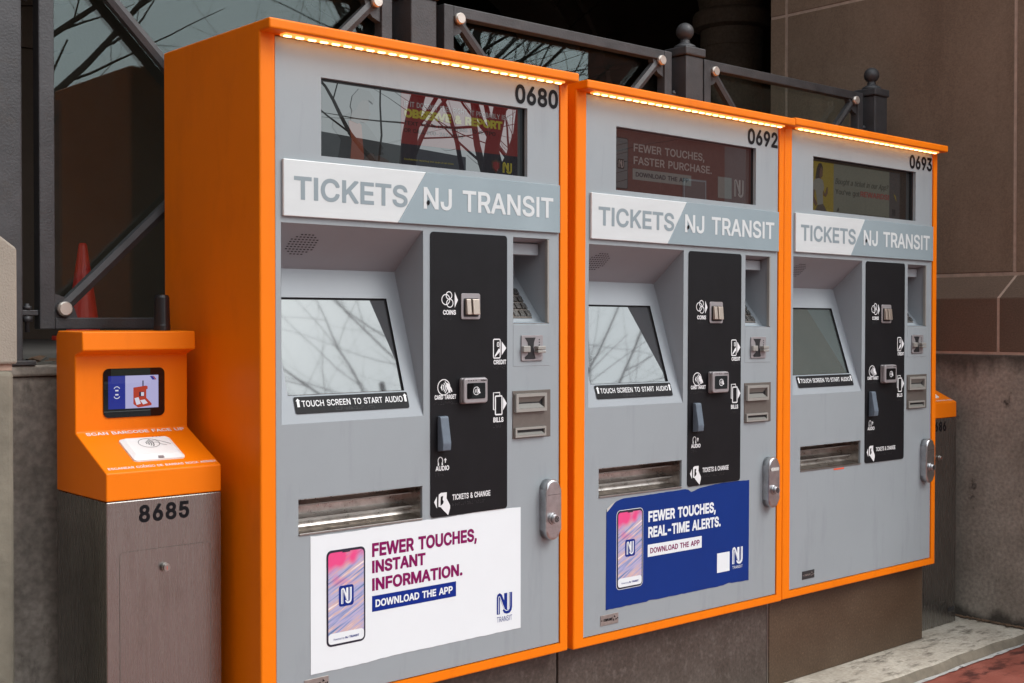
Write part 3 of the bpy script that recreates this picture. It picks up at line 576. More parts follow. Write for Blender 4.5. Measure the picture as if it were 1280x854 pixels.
# grout strip with a ragged edge, and the ledge with a worn front arris
g = bmesh.new(); n = 220; xs = [-3.6 + 8.65 * i / n for i in range(n + 1)]; rnd = random.Random(3)
fr = [2.402 + .010 * rnd.random() for _ in xs]
for i in range(n): quad(g, (xs[i], fr[i], .004), (xs[i + 1], fr[i + 1], .004), (xs[i + 1], 2.45, .008), (xs[i], 2.45, .008))
struct('grout_strip', g, M['grout'])
g = bmesh.new(); rnd = random.Random(5)
def w1(i): return .004 * math.sin(i * .31) + .003 * math.sin(i * .83 + 1) + .002 * rnd.random()
sec = []
for i, x in enumerate(xs):
    w = w1(i)
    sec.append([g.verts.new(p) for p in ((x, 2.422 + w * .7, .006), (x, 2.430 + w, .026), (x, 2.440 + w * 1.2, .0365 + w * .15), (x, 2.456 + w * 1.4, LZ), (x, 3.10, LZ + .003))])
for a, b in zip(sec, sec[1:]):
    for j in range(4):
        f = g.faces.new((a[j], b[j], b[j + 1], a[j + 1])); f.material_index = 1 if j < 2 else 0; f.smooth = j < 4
struct('ledge', g, [M['ledge'], M['ledge_face']])

# ---- retaining wall behind the machines, carrying the railing
rw = thing('retaining_wall', 'dark stained concrete wall carrying the railing behind the kiosk and machines', 'wall', (0, 0, 0))
obj('wall', bx(-3.6, 5.05, 3.105, 3.40, -.3, E - .142, bev=.006), M['concrete_dark'], rw)
obj('coping', bx(-3.6, 5.05, 3.095, 3.40, E - .141, E - .113, bev=.006), M['concrete_dark'], rw)
g = bmesh.new(); rnd = random.Random(11)
for k in range(420):
    x = 1.06 + rnd.random() * 4; y = 3.10 + abs(rnd.gauss(0, .05)); z = E - .112 + rnd.random() * .012; a = rnd.random() * PI; r = .006 + .014 * rnd.random()
    t = [Vector((math.cos(a + q) * r, math.sin(a + q) * r, rnd.uniform(-.4, .4) * r)) + Vector((x, y, z + .004)) for q in (0, 1.9, 3.3, 4.9)]
    g.faces.new([g.verts.new(p) for p in t])
o = obj('leaf_litter', g, M['leaf']); o['kind'] = 'stuff'; o['label'] = 'dead leaves gathered on the coping under the railing'

# ---- right wall: sandstone blocks over a water table, on concrete
XW, XL = 5.204, 5.05
R = thing('stone_wall', 'brown sandstone block wall on a concrete base at right', 'wall', (XL, 1.60, 0))
def rpart(name, bm, m):
    bm.transform(Matrix.Translation((-XL, -1.60, 0))); return obj(name, bm, m, R)
rpart('mortar_core', bx(XW + .0018, XW + .55, 1.612, 3.879, E + .206, 6.4), M['mortar'])
rpart('concrete_base', bx(XL, XL + .7, 1.60, 3.887, -.3, E - .146, bev=.008), M['concrete'])
g = bmesh.new(); prism(g, [(XL + .002, E - .15), (XW + .5, E - .15), (XW + .5, E + .205), (XW + .0025, E + .205), (XW + .0025, E + .1895), (XL + .002, E + .0915)], 'y', 1.61, 3.88); rpart('mortar_joint', g, M['mortar'])
J = .0045
ys_u = [1.60, 2.593, 3.784, 3.887]
for zi, (z0, z1) in enumerate(((.2, 1.522), (1.522, 2.84), (2.84, 4.1), (4.1, 5.1))):
    ys = ys_u if zi % 2 == 0 or zi == 1 else [1.60, 3.19, 3.887]
    for a, b in zip(ys, ys[1:]):
        rpart('stone_block', bx(XW - random.random() * .0012, XW + .60, a + J, b - J, E + z0 + J, E + z1 - J, bev=.004, seg=1), M['stone'])
for a, b in zip([1.60, 2.587, 3.778], [2.587, 3.778, 3.887]):
    g = bmesh.new(); prism(g, [(XL, E - .138), (XW + .6, E - .138), (XW + .6, E + .190), (XW, E + .190), (XL, E + .092)], 'y', a + J, b - J, bev=.003, seg=1)
    rpart('water_table_stone', g, M['stone_low'])
g = bx(10.6, 11.0, 3.89, 12, -.3, 6.4); struct('station_side_wall', g, M['dark_stone'])
# soil and moss line at the foot of the wall
g = bmesh.new(); rnd = random.Random(21)
for k in range(700):
    y = 2.1 + rnd.random() * .95; x = XL - abs(rnd.gauss(0, .012)); r = .002 + .006 * rnd.random(); z = LZ + .004 + .002 * rnd.random(); a = rnd.random() * 3
    if y < 2.45: z = .003
    g.faces.new([g.verts.new((x + math.cos(a + q) * r, y + math.sin(a + q) * r * 1.6, z + (r * .8 if q > 4 else 0))) for q in (0, 1.6, 3.1, 4.7)])
o = obj('soil_crumbs', g, M['leaf']); o['kind'] = 'stuff'; o['label'] = 'dark dirt crumbs along the foot of the right wall'

# ---- left wall (mirrors the right one, added outside the frame to block sky light) and the pier at the frame's edge
Lw = thing('left_shade_wall', 'tall brown sandstone wall added beyond the left edge to block sky light', 'wall', (-1.6, 0, 0))
obj('mortar_core', bx(-.55, -.006, -1.5, 5.0, -.3, 5.6), M['mortar'], Lw)
for zi in range(5):
    for yi in range(5):
        y0 = -1.5 + yi * 1.3
        obj('stone_block', bx(-.6, 0, y0 + J, y0 + 1.3 - J, -.3 + zi * 1.18 + J, -.3 + (zi + 1) * 1.18 - J, bev=.004, seg=1), M['stone'], Lw)
pr = thing('stone_pier', 'pale limestone pier block with a sloped top at the left edge', 'pier', (1.078, 2.95, 0))
def ppart(name, bm, m): bm.transform(Matrix.Translation((-1.078, -2.95, 0))); return obj(name, bm, m, pr)
g = bmesh.new(); prism(g, [(.30, E - .104), (1.062, E - .104), (1.078, E - .104), (1.078, E + .166), (.985, E + .235), (.30, E + .235)], 'y', 2.95, 3.092, bev=.006)
ppart('cap_stone', g, M['pier'])
ppart('base_stone', bx(.32, 1.072, 2.954, 3.09, -.1, E - .118, bev=.014, seg=3), M['pier_low'])
ppart('mortar_joint', bx(.34, 1.068, 2.96, 3.088, E - .119, E - .103), M['mortar'])

# ---- railing: posts with ball finials and glazed steel panels
YR = 3.16
posts = [1.10, 2.398, 3.697, 4.985]
plab = ['grey steel railing post behind the stone pier at the left edge', 'grey steel railing post behind the top of the leftmost ticket machine',
        'grey steel railing post with ball finial behind the middle ticket machine', 'grey steel railing post with ball finial against the brown stone wall']
def post(px, label):
    p = thing('railing_post', label, 'post', (px, YR, E - .113), group='ball topped railing posts')
    obj('shaft', bx(-.05, .05, -.05, .05, 0, 1.115, bev=.004), M['railing'], p)
    g = bmesh.new()
    box(g, -.058, .058, -.058, .058, 1.116, 1.150, bev=.006)
    o = obj('cap', g, M['railing'], p)
    g = bmesh.new()
    prof = [(.045, 1.151), (.040, 1.162), (.024, 1.170), (.018, 1.176), (.021, 1.181), (.016, 1.185)]
    for k in range(11):
        a = -68 + 158 * k / 10; prof.append((.034 * math.cos(math.radians(a)) + .0005, 1.217 + .034 * math.sin(math.radians(a))))
    lathe(g, prof, 0, 0, 28); obj('ball_finial', g, M['railing'], p, smooth=True)
    g = bmesh.new(); box(g, -.075, .075, -.07, .07, 0, .012, bev=.002); obj('base_plate', g, M['railing'], p)
    return p
P0 = post(posts[0], plab[0])
for px, lb in zip(posts[1:], plab[1:]):
    c = copy_tree(P0); c.location.x = px; c['label'] = lb

def rail_panel(x0, x1, label):
    """steel frame, crossed braces meeting in the middle, clear pane behind"""
    zb, zt = E - .025, E + 1.010
    t = thing('glazed_railing', label, 'railing', (x0, YR, zb), group='glazed railing panels')
    Wd, Hh = x1 - x0, zt - zb
    F = .040
    for a, b in ((0, F), (Wd - F, Wd)): obj('stile', bx(a, b, -.02, .02, 0, Hh, bev=.003), M['railing'], t)
    obj('top_rail', bx(F, Wd - F, -.019, .019, Hh - .036, Hh, bev=.003), M['railing'], t)
    obj('bottom_rail', bx(F, Wd - F, -.019, .019, 0, .030, bev=.003), M['railing'], t)
    obj('glass_pane', bx(F - .008, Wd - F + .008, .030, .040, .01, Hh - .012), M['glass'], t)
    bo = [(.062, .052), (Wd - .062, .052), (.062, Hh - .040), (Wd - .062, Hh - .040)]
    for i, (bxx, bz) in enumerate(bo):
        # gusset, bolt and diagonal
        g = bmesh.new(); sx = 1 if bxx < Wd / 2 else -1; sz = 1 if bz < Hh / 2 else -1
        cx0 = F if sx > 0 else Wd - F; cz0 = .03 if sz > 0 else Hh - .036
        pts = [(cx0, cz0), (cx0 + sx * .06, cz0), (cx0 + sx * .052, cz0 + sz * .025), (cx0 + sx * .03, cz0 + sz * .05), (cx0, cz0 + sz * .062)]
        prism(g, pts, 'y', -.012, .012); obj('gusset', g, M['railing'], t)
        g = bmesh.new(); cyl(g, (bxx, -.033, bz), (bxx, -.012, bz), .0185, .0185, 24)
        bmesh.ops.bevel(g, geom=[e for e in g.edges if len(e.link_faces) == 2 and any(len(f.verts) > 4 for f in e.link_faces)], offset=.003, segments=2, affect='EDGES')
        obj('bolt', g, M['bolt'], t)
        g = bmesh.new(); cxm, czm = Wd / 2, Hh / 2
        d = Vector((cxm - bxx, 0, czm - bz)); l = d.length - .03; d.normalize(); nrm = Vector((-d.z, 0, d.x))
        s0 = Vector((bxx, 0, bz)) + d * .014; s1 = Vector((bxx, 0, bz)) + d * l
        hw = .016
        vs = []
        for q in (s0, s1):
            for nn, yy in ((-hw, .006), (hw, .006), (hw * .9, -.012), (0, -.017), (-hw * .9, -.012)): vs.append(g.verts.new(q + nrm * nn + Vector((0, yy, 0))))
        g.faces.new(vs[:5]); g.faces.new(vs[5:][::-1])
        for k in range(5): g.faces.new((vs[k], vs[k + 5], vs[(k + 1) % 5 + 5], vs[(k + 1) % 5]))
        obj('brace', g, M['railing'], t)
    g = bmesh.new(); cyl(g, (Wd / 2, -.018, Hh / 2), (Wd / 2, .006, Hh / 2), .07, .07, 28); obj('centre_hub', g, M['railing'], t)
    # clamps to the posts on both sides
    for sx, xx in ((-1, 0), (1, Wd)):
        for zz in (.035, Hh - .17):
            g = bmesh.new(); a, b = (xx - .052, xx) if sx < 0 else (xx, xx + .052)
            box(g, a, b, -.012, .012, zz, zz + .014, bev=.002); c = obj('clamp', g, M['railing'], t)
            g = bmesh.new(); m_ = (a + b) / 2
            cyl(g, (m_, -.004, zz - .042), (m_, -.004, zz + .030), .006, .006, 8); cyl(g, (m_, -.004, zz - .016), (m_, -.004, zz - .002), .013, .013, 6); cyl(g, (m_, -.004, zz + .015), (m_, -.004, zz + .024), .011, .011, 6)
            obj('clamp_bolt', g, M['railing'], c)
    return t
rail_panel(1.203, 2.298, 'glazed steel railing panel behind the orange scanner kiosk')
rail_panel(2.502, 3.600, 'glazed steel railing panel above the leftmost and middle machines')
rail_panel(3.790, 4.888, 'glazed steel railing panel above the middle machine by the stone wall')
rail_panel(-.10, .996, 'glazed steel railing panel beyond the left edge')

# ---- station porch behind the railing
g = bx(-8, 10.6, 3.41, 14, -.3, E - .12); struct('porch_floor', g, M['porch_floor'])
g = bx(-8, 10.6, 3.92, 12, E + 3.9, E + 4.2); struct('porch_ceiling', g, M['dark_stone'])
g = bx(-8, XW + .19, 3.45, 3.9, E + 2.7, E + 4.2); struct('porch_shade_beam', g, M['dark_stone'])  # unseen beam, added to keep sky light off the arcade
g = bx(XW + .61, 10.6, 3.45, 3.86, -.3, E + 4.2); struct('porch_shade_wall', g, M['dark_stone'])  # unseen wall, added to stop light entering the porch from the right
YA = 7.6
arc = thing('arcade_wall', 'dark brown stone arcade wall with round arches inside the porch', 'wall', (0, YA, E - .12))
def arch_wall():
    g = bmesh.new(); H = 4.0
    cxs = [-3.6, 1.4, 6.4]; r = 1.28; zs = 1.75
    xL = -8.0
    edges = []
    for c in cxs:
        edges.append((xL, c - r)); xL = c + r
    edges.append((xL, 10.6))
    for a, b in edges: box(g, a, b, 0, .6, 0, H)
    for c in cxs:
        N_ = 24
        for k in range(N_):
            a0 = PI * k / N_; a1 = PI * (k + 1) / N_
            p0 = (c + r * math.cos(a0), zs + r * math.sin(a0)); p1 = (c + r * math.cos(a1), zs + r * math.sin(a1))
            for yy in (0, .6): g.faces.new([g.verts.new((q[0], yy, q[1])) for q in (p0, p1, (p1[0], H), (p0[0], H))])
            g.faces.new([g.verts.new(q) for q in ((p0[0], 0, p0[1]), (p1[0], 0, p1[1]), (p1[0], .6, p1[1]), (p0[0], .6, p0[1]))])
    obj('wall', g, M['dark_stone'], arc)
    for c in cxs:
        for (ra, rb, dy) in ((r + .004, r + .22, -.03), (r + .225, r + .42, -.075)):
            N_ = 18
            for k in range(N_):
                a0 = PI * (k + .02) / N_; a1 = PI * (k + .98) / N_
                g2 = bmesh.new()
                prism(g2, [(c + ra * math.cos(a0), zs + ra * math.sin(a0)), (c + rb * math.cos(a0), zs + rb * math.sin(a0)), (c + rb * math.cos(a1), zs + rb * math.sin(a1)), (c + ra * math.cos(a1), zs + ra * math.sin(a1))], 'y', dy, .05)
                obj('voussoir', g2, M['dark_stone'], arc)
arch_wall()
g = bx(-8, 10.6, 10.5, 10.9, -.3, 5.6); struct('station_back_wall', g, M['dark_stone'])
cl = thing('stone_column', 'round brown stone column with moulded rings behind the railing', 'column', (6.30, 5.0, E - .12))
g = bmesh.new(); lathe(g, [(.30, 0), (.30, .10), (.24, .14), (.190, .22), (.190, 1.825), (.196, 1.83), (.196, 1.935)], 0, 0, 48); obj('shaft', g, M['column_stone'], cl)
g = bmesh.new(); lathe(g, [(.205, 1.937), (.236, 1.95), (.244, 1.97), (.244, 2.03), (.236, 2.045), (.215, 2.055)], 0, 0, 48); obj('capital_ring', g, M['column_stone'], cl)
g = bmesh.new(); lathe(g, [(.200, 2.057), (.205, 2.09), (.225, 2.20), (.26, 2.32), (.26, 4.0)], 0, 0, 48); obj('capital', g, M['column_stone'], cl)
# traffic cone and an inner post with railing on the terrace, seen through the glass
cn = thing('traffic_cone', 'red traffic cone on the porch floor behind the left railing glass', 'traffic cone', (2.93, 7.0, E - .12)); cn.scale = (.78,) * 3
g = bmesh.new(); lathe(g, [(.125, .035), (.030, .70), (.022, .715)], 0, 0, 24); obj('cone_body', g, M['cone'], cn, smooth=False)
obj('base', bx(-.17, .17, -.17, .17, 0, .034, bev=.008), M['cone'], cn)

# ------------------------------------------------------------------ plinth
pn = thing('machine_plinth', 'brown granite slab plinth under the three ticket machines', 'plinth', (2.544, 2.66, LZ))
def slab(x0, x1, m):
    g = bx(x0 - 2.544, x1 - 2.544, 0, .03, .002, E - LZ - .945, bev=.002, seg=1)
    return obj('granite_slab', g, m, pn)
slab(1.53, 2.541, M['granite']); slab(2.548, 3.556, M['granite']); slab(3.568, 4.58, M['granite_rust'])
obj('core', bx(-1.0, 2.02, .031, .42, 0, E - LZ - .945), M['gap'], pn)
obj('joint_trim', bx(1.0165, 1.0205, .002, .03, 0.002, E - LZ - .946), M['steel'], pn)
obj('end_slab', bx(2.021, 2.036, .0305, .42, 0.002, E - LZ - .945), M['granite_rust'], pn)

# ------------------------------------------------------------------ ticket machines
PWD = .9404                                 # panel width
BZ = .96                                    # local z = v + BZ
def Z(v): return v + BZ
FY = .004                                   # front face of the grey panel
def fascia_bm():
    u0, u1, v0, v1 = .0035, PWD - .003, -.9328, .6735
    holes = [(.1323, .8154, .4008, .5927), (.0182, .4463, -.2525, .2327), (.7616, .8995, -.0112, .2297), (.0651, .4429, -.5254, -.4363)]
    us = sorted({u0, u1, *[h[0] for h in holes], *[h[1] for h in holes]}); vs = sorted({v0, v1, *[h[2] for h in holes], *[h[3] for h in holes]})
    g = bmesh.new(); V = {}
    def v(u, w, y):
        k = (u, w, y)
        if k not in V: V[k] = g.verts.new((u, y, Z(w)))
        return V[k]
    for a, b in zip(us, us[1:]):
        for c, d in zip(vs, vs[1:]):
            mu, mv = (a + b) / 2, (c + d) / 2
            if any(h[0] < mu < h[1] and h[2] < mv < h[3] for h in holes): continue
            g.faces.new((v(a, c, FY), v(b, c, FY), v(b, d, FY), v(a, d, FY)))
    for (a, b, c, d) in [(u0, u1, v0, v1)] + holes:       # returned edges, 12 mm deep
        for p, q in (((a, c), (b, c)), ((b, c), (b, d)), ((b, d), (a, d)), ((a, d), (a, c))):
            quad(g, (p[0], FY, Z(p[1])), (q[0], FY, Z(q[1])), (q[0], FY + .012, Z(q[1])), (p[0], FY + .012, Z(p[1])))
    return g

def build_machine():
    X0 = 1.5574
    t = thing('ticket_machine', 'grey and orange ticket machine numbered 0680 with a white poster', 'ticket machine', (X0, 2.6, E - BZ), group='ticket machines in a row')
    # orange cabinet: box with a front rim and an overhanging lip
    g = bmesh.new(); a, b, c, D = -.041, .972, -.962, .494
    lipz, topz, lipy = .6785, .7045, -.046
    prof = [(0, c), (0, lipz), (lipy, lipz), (lipy, topz), (D, topz), (D, c)]
    Lf = [g.verts.new((a, y, Z(v))) for y, v in prof]; Rt = [g.verts.new((b, y, Z(v))) for y, v in prof]
    g.faces.new(Lf); g.faces.new(Rt[::-1])
    for i in (1, 2, 3, 4, 5): j = (i + 1) % 6; g.faces.new((Lf[i], Rt[i], Rt[j], Lf[j]))
    I = [(0, -.936), (PWD, -.936), (PWD, .6765), (0, .6765)]
    fi = [g.verts.new((u, 0, Z(v))) for u, v in I]; bi = [g.verts.new((u, .03, Z(v))) for u, v in I]
    fo = [Lf[0], Rt[0], Rt[1], Lf[1]]
    for i in range(4):
        j = (i + 1) % 4
        g.faces.new((fo[i], fo[j], fi[j], fi[i])); g.faces.new((fi[i], fi[j], bi[j], bi[i]))
    outer = set(Lf) | set(Rt); keep = []
    for e in g.edges:
        s2 = set(e.verts)
        if s2 <= outer and s2 != {Lf[1], Rt[1]}: keep.append(e)
    bmesh.ops.recalc_face_normals(g, faces=g.faces[:])
    bmesh.ops.bevel(g, geom=keep, offset=.005, segments=3, profile=.5, affect='EDGES')
    obj('cabinet', g, M['orange'], t)
    obj('led_channel', bx(.012, .930, -.030, -.004, Z(.6735), Z(.6785), bev=.001), M['led_case'], t)
    ls = [c_ for c_ in t.children if c_.name.startswith('led_channel')][0]
    ledm = None
    for k in range(27):
        u = .024 + k * .0342
        if ledm is None:
            g = bx(-.0095, .0095, -.0035, .0035, 0, .0025); ledm = obj('led', g, M['led'], ls); ledm.location = (u, -.019, Z(.6709))
        else:
            c_ = ledm.copy(); COL.objects.link(c_); c_.location = (u, -.019, Z(.6709))

    g = bmesh.new()                         # dark gasket seen through the door gap
    box(g, .0005, .016, .018, .028, Z(-.935), Z(.6755)); box(g, PWD - .016, PWD - .0005, .018, .028, Z(-.935), Z(.6755))
    box(g, .0165, PWD - .0165, .018, .028, Z(-.935), Z(-.92)); box(g, .0165, PWD - .0165, .018, .028, Z(.66), Z(.6755))
    obj('gasket', g, M['gap'], t)
    obj('fascia', fascia_bm(), M['fascia'], t)
    # screen housing: sloped hood, side cheeks and tilted face
    hu0, hu1 = .0190, .4455
    A, B, C_ = (.0045, .2327), (.130, .128), (.0045, -.2525)
    g = bmesh.new()
    quad(g, (hu0, A[0], Z(A[1])), (hu1, A[0], Z(A[1])), (hu1, B[0], Z(B[1])), (hu0, B[0], Z(B[1])))
    for u in (hu0, hu1):
        g.faces.new([g.verts.new((u, p[0], Z(p[1]))) for p in (A, B, C_)])
    L_ = math.hypot(B[0] - C_[0], B[1] - C_[1]); Vd = Vector((0, (B[0] - C_[0]) / L_, (B[1] - C_[1]) / L_)); Nd = Vector((0, -Vd.z, Vd.y))
    Og = Vector((0, C_[0], Z(C_[1])))
    def S3(u, s, h=0): return Og + Vector((u, 0, 0)) + Vd * s + Nd * h
    su0, su1, ss0, ss1 = .050, .4015, .0706, .3245
    us = [hu0, su0, su1, hu1]; ss = [0, ss0, ss1, L_]
    for i in range(3):
        for j in range(3):
            if i == 1 and j == 1: continue
            quad(g, S3(us[i], ss[j]), S3(us[i + 1], ss[j]), S3(us[i + 1], ss[j + 1]), S3(us[i], ss[j + 1]))
    obj('screen_housing', g, M['inner'], t)
    g = bmesh.new()
    R0 = [(su0, ss0), (su1, ss0), (su1, ss1), (su0, ss1)]
    for i in range(4):
        p, q = R0[i], R0[(i + 1) % 4]; quad(g, S3(*p), S3(*q), S3(q[0], q[1], -.007), S3(p[0], p[1], -.007))
    r1 = [(su0 + .004, ss0 + .003), (su1 - .005, ss0 + .003), (su1 - .005, ss1 - .004), (su0 + .004, ss1 - .004)]
    for i in range(4):
        j = (i + 1) % 4; quad(g, S3(*R0[i], -.007), S3(*R0[j], -.007), S3(*r1[j], -.007), S3(*r1[i], -.007))
    obj('screen_bezel', g, M['gap'], t)
    g = bmesh.new(); g.faces.new([g.verts.new(S3(p[0], p[1], -.0065)) for p in r1])
    obj('touch_screen', g, M['touch'], t)
    sh = Sheet(Og, (1, 0, 0), Vd, Nd)
    sh.poly('p', rrect_pts(.063, .4065, .0235, .0665, .005), .002)
    b_ = sh.build({'p': ('audio_label', M['black'])}, t)['p']
    sh.text('w', 'TOUCH SCREEN TO START AUDIO', .0835, .388, .0405, .0560, .003, weight=.01)
    for u in (.0735, .397):
        sh.poly('w', [(u - .0035, .0405), (u + .0035, .0405), (u + .0035, .0555), (u + .0065, .0555), (u, .062), (u - .0065, .0555), (u - .0035, .0555)], .003)
    sh.braille('b', .18, .30, .035, .0026)
    sh.build({'w': ('lettering', M['print_white']), 'b': ('braille', M['braille'])}, b_)
    # speaker holes in the hood
    Lc = math.hypot(B[0] - A[0], B[1] - A[1]); Vc = Vector((0, (B[0] - A[0]) / Lc, (B[1] - A[1]) / Lc)); Nc = Vector((0, Vc.z, -Vc.y))
    sh = Sheet((0, A[0], Z(A[1])), (1, 0, 0), Vc, Nc)
    for j in range(9):
        w_ = [4, 6, 8, 8, 8, 8, 8, 6, 4][j]
        for i in range(w_):
            sh.rrect('h', .112 + (i - w_ / 2) * .0105 + .0015, .112 + (i - w_ / 2) * .0105 + .0080, .036 + j * .0088, .0395 + j * .0088, .0016, .0006)
    sh.build({'h': ('speaker_holes', M['gap'])}, t)['h']['kind'] = 'stuff'
    # black centre panel
    g = bmesh.new(); prism(g, rrect_pts(.469, .737, Z(-.5237), Z(.2315), .010), 'y', FY - .003, FY - .0004); bp_ = obj('black_panel', g, M['black'], t)
    F = Sheet((0, FY - .003, BZ)); wt = 'w'; lw = .0032; h = .0008
    for cu, cv, r in ((.5185, .053, .0135), (.5290, .0640, .0098), (.5325, .0435, .0108)):
        F.disc('k', cu, cv, r, h * (1 + .2 * (cv > .06))); F.ring(wt, cu, cv, r, lw * .8, h * (1.3 + 100 * (r % .01)))
    F.poly(wt, [(.5493, .0735), (.5493, .0312), (.5605, .052)], h)
    F.text(wt, 'COINS', .5095, .5535, .0128, .0255, h, weight=.03)
    F.line(wt, rrect_pts(.686, .7105, -.106, -.0545, .003, 2), lw, h, closed=True)
    F.poly(wt, [(.690, -.1045), (.6905, -.099), (.705, -.080), (.7105, -.083), (.7105, -.088)], h * 1.5)
    F.line(wt, rrect_pts(.7000, .7060, -.0745, -.0630, .002, 2), lw * .7, h, closed=True)
    F.poly(wt, [(.7160, -.0605), (.7330, -.079), (.7160, -.0985)], h)
    F.text(wt, 'CREDIT', .6865, .7325, -.1235, -.1110, h, weight=.03)
    F.ring(wt, .5120, -.1800, .0205, lw * .8, h)
    F.poly(wt, [(.501, -.180), (.5065, -.170), (.5065, -.190)], h)
    for k in range(3): F.ring(wt, .503, -.180, .009 + .0055 * k, .0026, h, a0=-50, a1=50, n=8)
    F.poly(wt, [(.520, -.168), (.527, -.170), (.538, -.184), (.541, -.192), (.538, -.194), (.533, -.187), (.5345, -.195), (.531, -.196), (.525, -.187), (.519, -.178)], h * 1.5)
    F.text(wt, 'CARD TARGET', .4810, .5545, -.2120, -.2000, h, weight=.03)
    F.line(wt, [(.6900, -.2480), (.6860, -.2480), (.6860, -.2015), (.7090, -.2015), (.7090, -.2080)], lw, h)
    F.line(wt, rrect_pts(.6930, .7170, -.2620, -.2110, .002, 2), lw * 1.2, h, closed=True)
    F.poly(wt, [(.7210, -.2140), (.7350, -.2325), (.7210, -.2510)], h)
    F.text(wt, 'BILLS', .6855, .7225, -.2830, -.2695, h, weight=.03)
    F.ring(wt, .5000, -.3745, .0078, .0024, h, a0=-45, a1=225, n=14, sy=1.2); F.rect(wt, .4915, .4955, -.3870, -.3795, h); F.rect(wt, .5045, .5085, -.3870, -.3795, h)
    F.poly(wt, [(.5170, -.368), (.5215, -.374), (.5185, -.374), (.5185, -.381), (.5155, -.381), (.5155, -.374), (.5125, -.374)], h)
    F.text(wt, 'AUDIO', .4840, .5300, -.4010, -.3885, h, weight=.025)
    F.poly(wt, [(.4790, -.4830), (.4885, -.4680), (.4885, -.5000)], h)
    F.poly(wt, [(.4935, -.496), (.4945, -.464), (.5015, -.4600), (.522, -.4600), (.5210, -.4760), (.5330, -.4960), (.5330, -.5040), (.5265, -.5215), (.5060, -.5030), (.5020, -.4980)], h)
    F.poly('k', [(.5000, -.494), (.5010, -.470), (.5095, -.4680), (.5070, -.478), (.5110, -.484), (.5080, -.490)], h * 1.8)
    F.text(wt, 'TICKETS & CHANGE', .5410, .6745, -.4830, -.4680, h, weight=.02)
    for u0_, u1_, v_ in ((.511, .540, .0065), (.687, .725, -.130), (.479, .555, -.219), (.686, .715, -.291), (.484, .508, -.408), (.541, .655, -.492)): F.braille('b', u0_, u1_, v_, h)
    F.build({'w': ('lettering', M['print_white']), 'k': ('icon_fill', M['black']), 'b': ('braille', M['braille'])}, bp_)['b']['kind'] = 'stuff'
    # coin slot
    yb = FY - .003
    g = bmesh.new(); prism(g, rrect_pts(.5700, .6370, Z(.0005), Z(.0705), .006), 'y', yb - .0035, yb - .0003, bev=.001, seg=1)
    cs = obj('coin_slot', g, M['reader'], t)
    g = bmesh.new(); prism(g, rrect_pts(.5780, .6300, Z(.0075), Z(.0570), .003), 'y', yb - .0044, yb - .0036); obj('recess', g, M['darkslot'], cs)
    for a, b in ((.5820, .5975), (.6035, .6270)):
        g = bmesh.new(); prism(g, [(yb - .0048, Z(.0130)), (yb - .0165, Z(.0130)), (yb - .0125, Z(.0550)), (yb - .0048, Z(.0550))], 'x', a, b, bev=.0018, seg=2)
        obj('coin_guide', g, M['champagne'], cs)
    obj('slot_bridge', bx(.5976, .6034, yb - .011, yb - .0048, Z(.0135), Z(.0185)), M['champagne'], cs)
    # contactless reader
    g = bmesh.new(); prism(g, rrect_pts(.5650, .6530, Z(-.2270), Z(-.1570), .006), 'y', yb - .010, yb - .0003, bev=.002); cr_ = obj('card_reader', g, M['reader'], t)
    g = bmesh.new(); prism(g, rrect_pts(.5645, .6480, Z(-.2255), Z(-.1575), .008), 'y', yb - .022, yb - .0102, bev=.003); obj('front_shell', g, M['reader'], cr_)
    g = bmesh.new(); prism(g, rrect_pts(.5745, .6380, Z(-.2130), Z(-.1705), .004), 'y', yb - .0232, yb - .0218); obj('reader_window', g, M['kscreen_bezel'], cr_)
    F = Sheet((0, yb - .0232, BZ)); F.ring('w', .6060, -.1920, .0105, .0018, .0006); F.poly('w', [(.600, -.192), (.603, -.186), (.603, -.198)], .0006)
    for k in range(2): F.ring('w', .602, -.192, .005 + .004 * k, .0018, .0006, a0=-50, a1=50, n=6)
    F.poly('w', [(.6095, -.186), (.613, -.187), (.620, -.197), (.6165, -.200), (.610, -.194)], .0008)
    F.build({'w': ('contactless_mark', M['print_white'])}, cr_)
    F = Sheet((0, yb - .0222, BZ))
    for k in range(4): F.disc('k', .580 + k * .0085, -.1640, .0016, .0005, 8)
    F.text('k', 'ViVOtech', .622, .643, -.1660, -.1620, .0005, weight=.02)
    F.build({'k': ('lettering', M['ink'])}, cr_)
    # audio jack cover
    g = bmesh.new(); prism(g, [(yb - .0003, Z(-.2560)), (yb - .012, Z(-.2560)), (yb - .014, Z(-.2600)), (yb - .026, Z(-.3270)), (yb - .024, Z(-.3460)), (yb - .0003, Z(-.3495))], 'x', .4905, .5180, bev=.002)
    obj('audio_jack_cover', g, M['lever'], t)
    # keypad niche
    k0, k1, kt, kb, kd = .7624, .8987, .2289, -.0104, .150
    g = bmesh.new()
    quad(g, (k0, FY + .0005, Z(kt)), (k1, FY + .0005, Z(kt)), (k1, kd, Z(kt - .035)), (k0, kd, Z(kt - .035)))
    quad(g, (k0, FY + .0005, Z(kb)), (k1, FY + .0005, Z(kb)), (k1, .035, Z(kb + .004)), (k0, .035, Z(kb + .004)))
    quad(g, (k0, .035, Z(kb + .004)), (k1, .035, Z(kb + .004)), (k1, kd, Z(.130)), (k0, kd, Z(.130)))
    quad(g, (k0, kd, Z(kt - .035)), (k1, kd, Z(kt - .035)), (k1, kd, Z(.130)), (k0, kd, Z(.130)))
    for u in (k0, k1): g.faces.new([g.verts.new(p) for p in ((u, FY + .0005, Z(kt)), (u, kd, Z(kt - .035)), (u, kd, Z(.130)), (u, .035, Z(kb + .004)), (u, FY + .0005, Z(kb)))])
    nh = obj('keypad_niche', g, M['inner'], t)
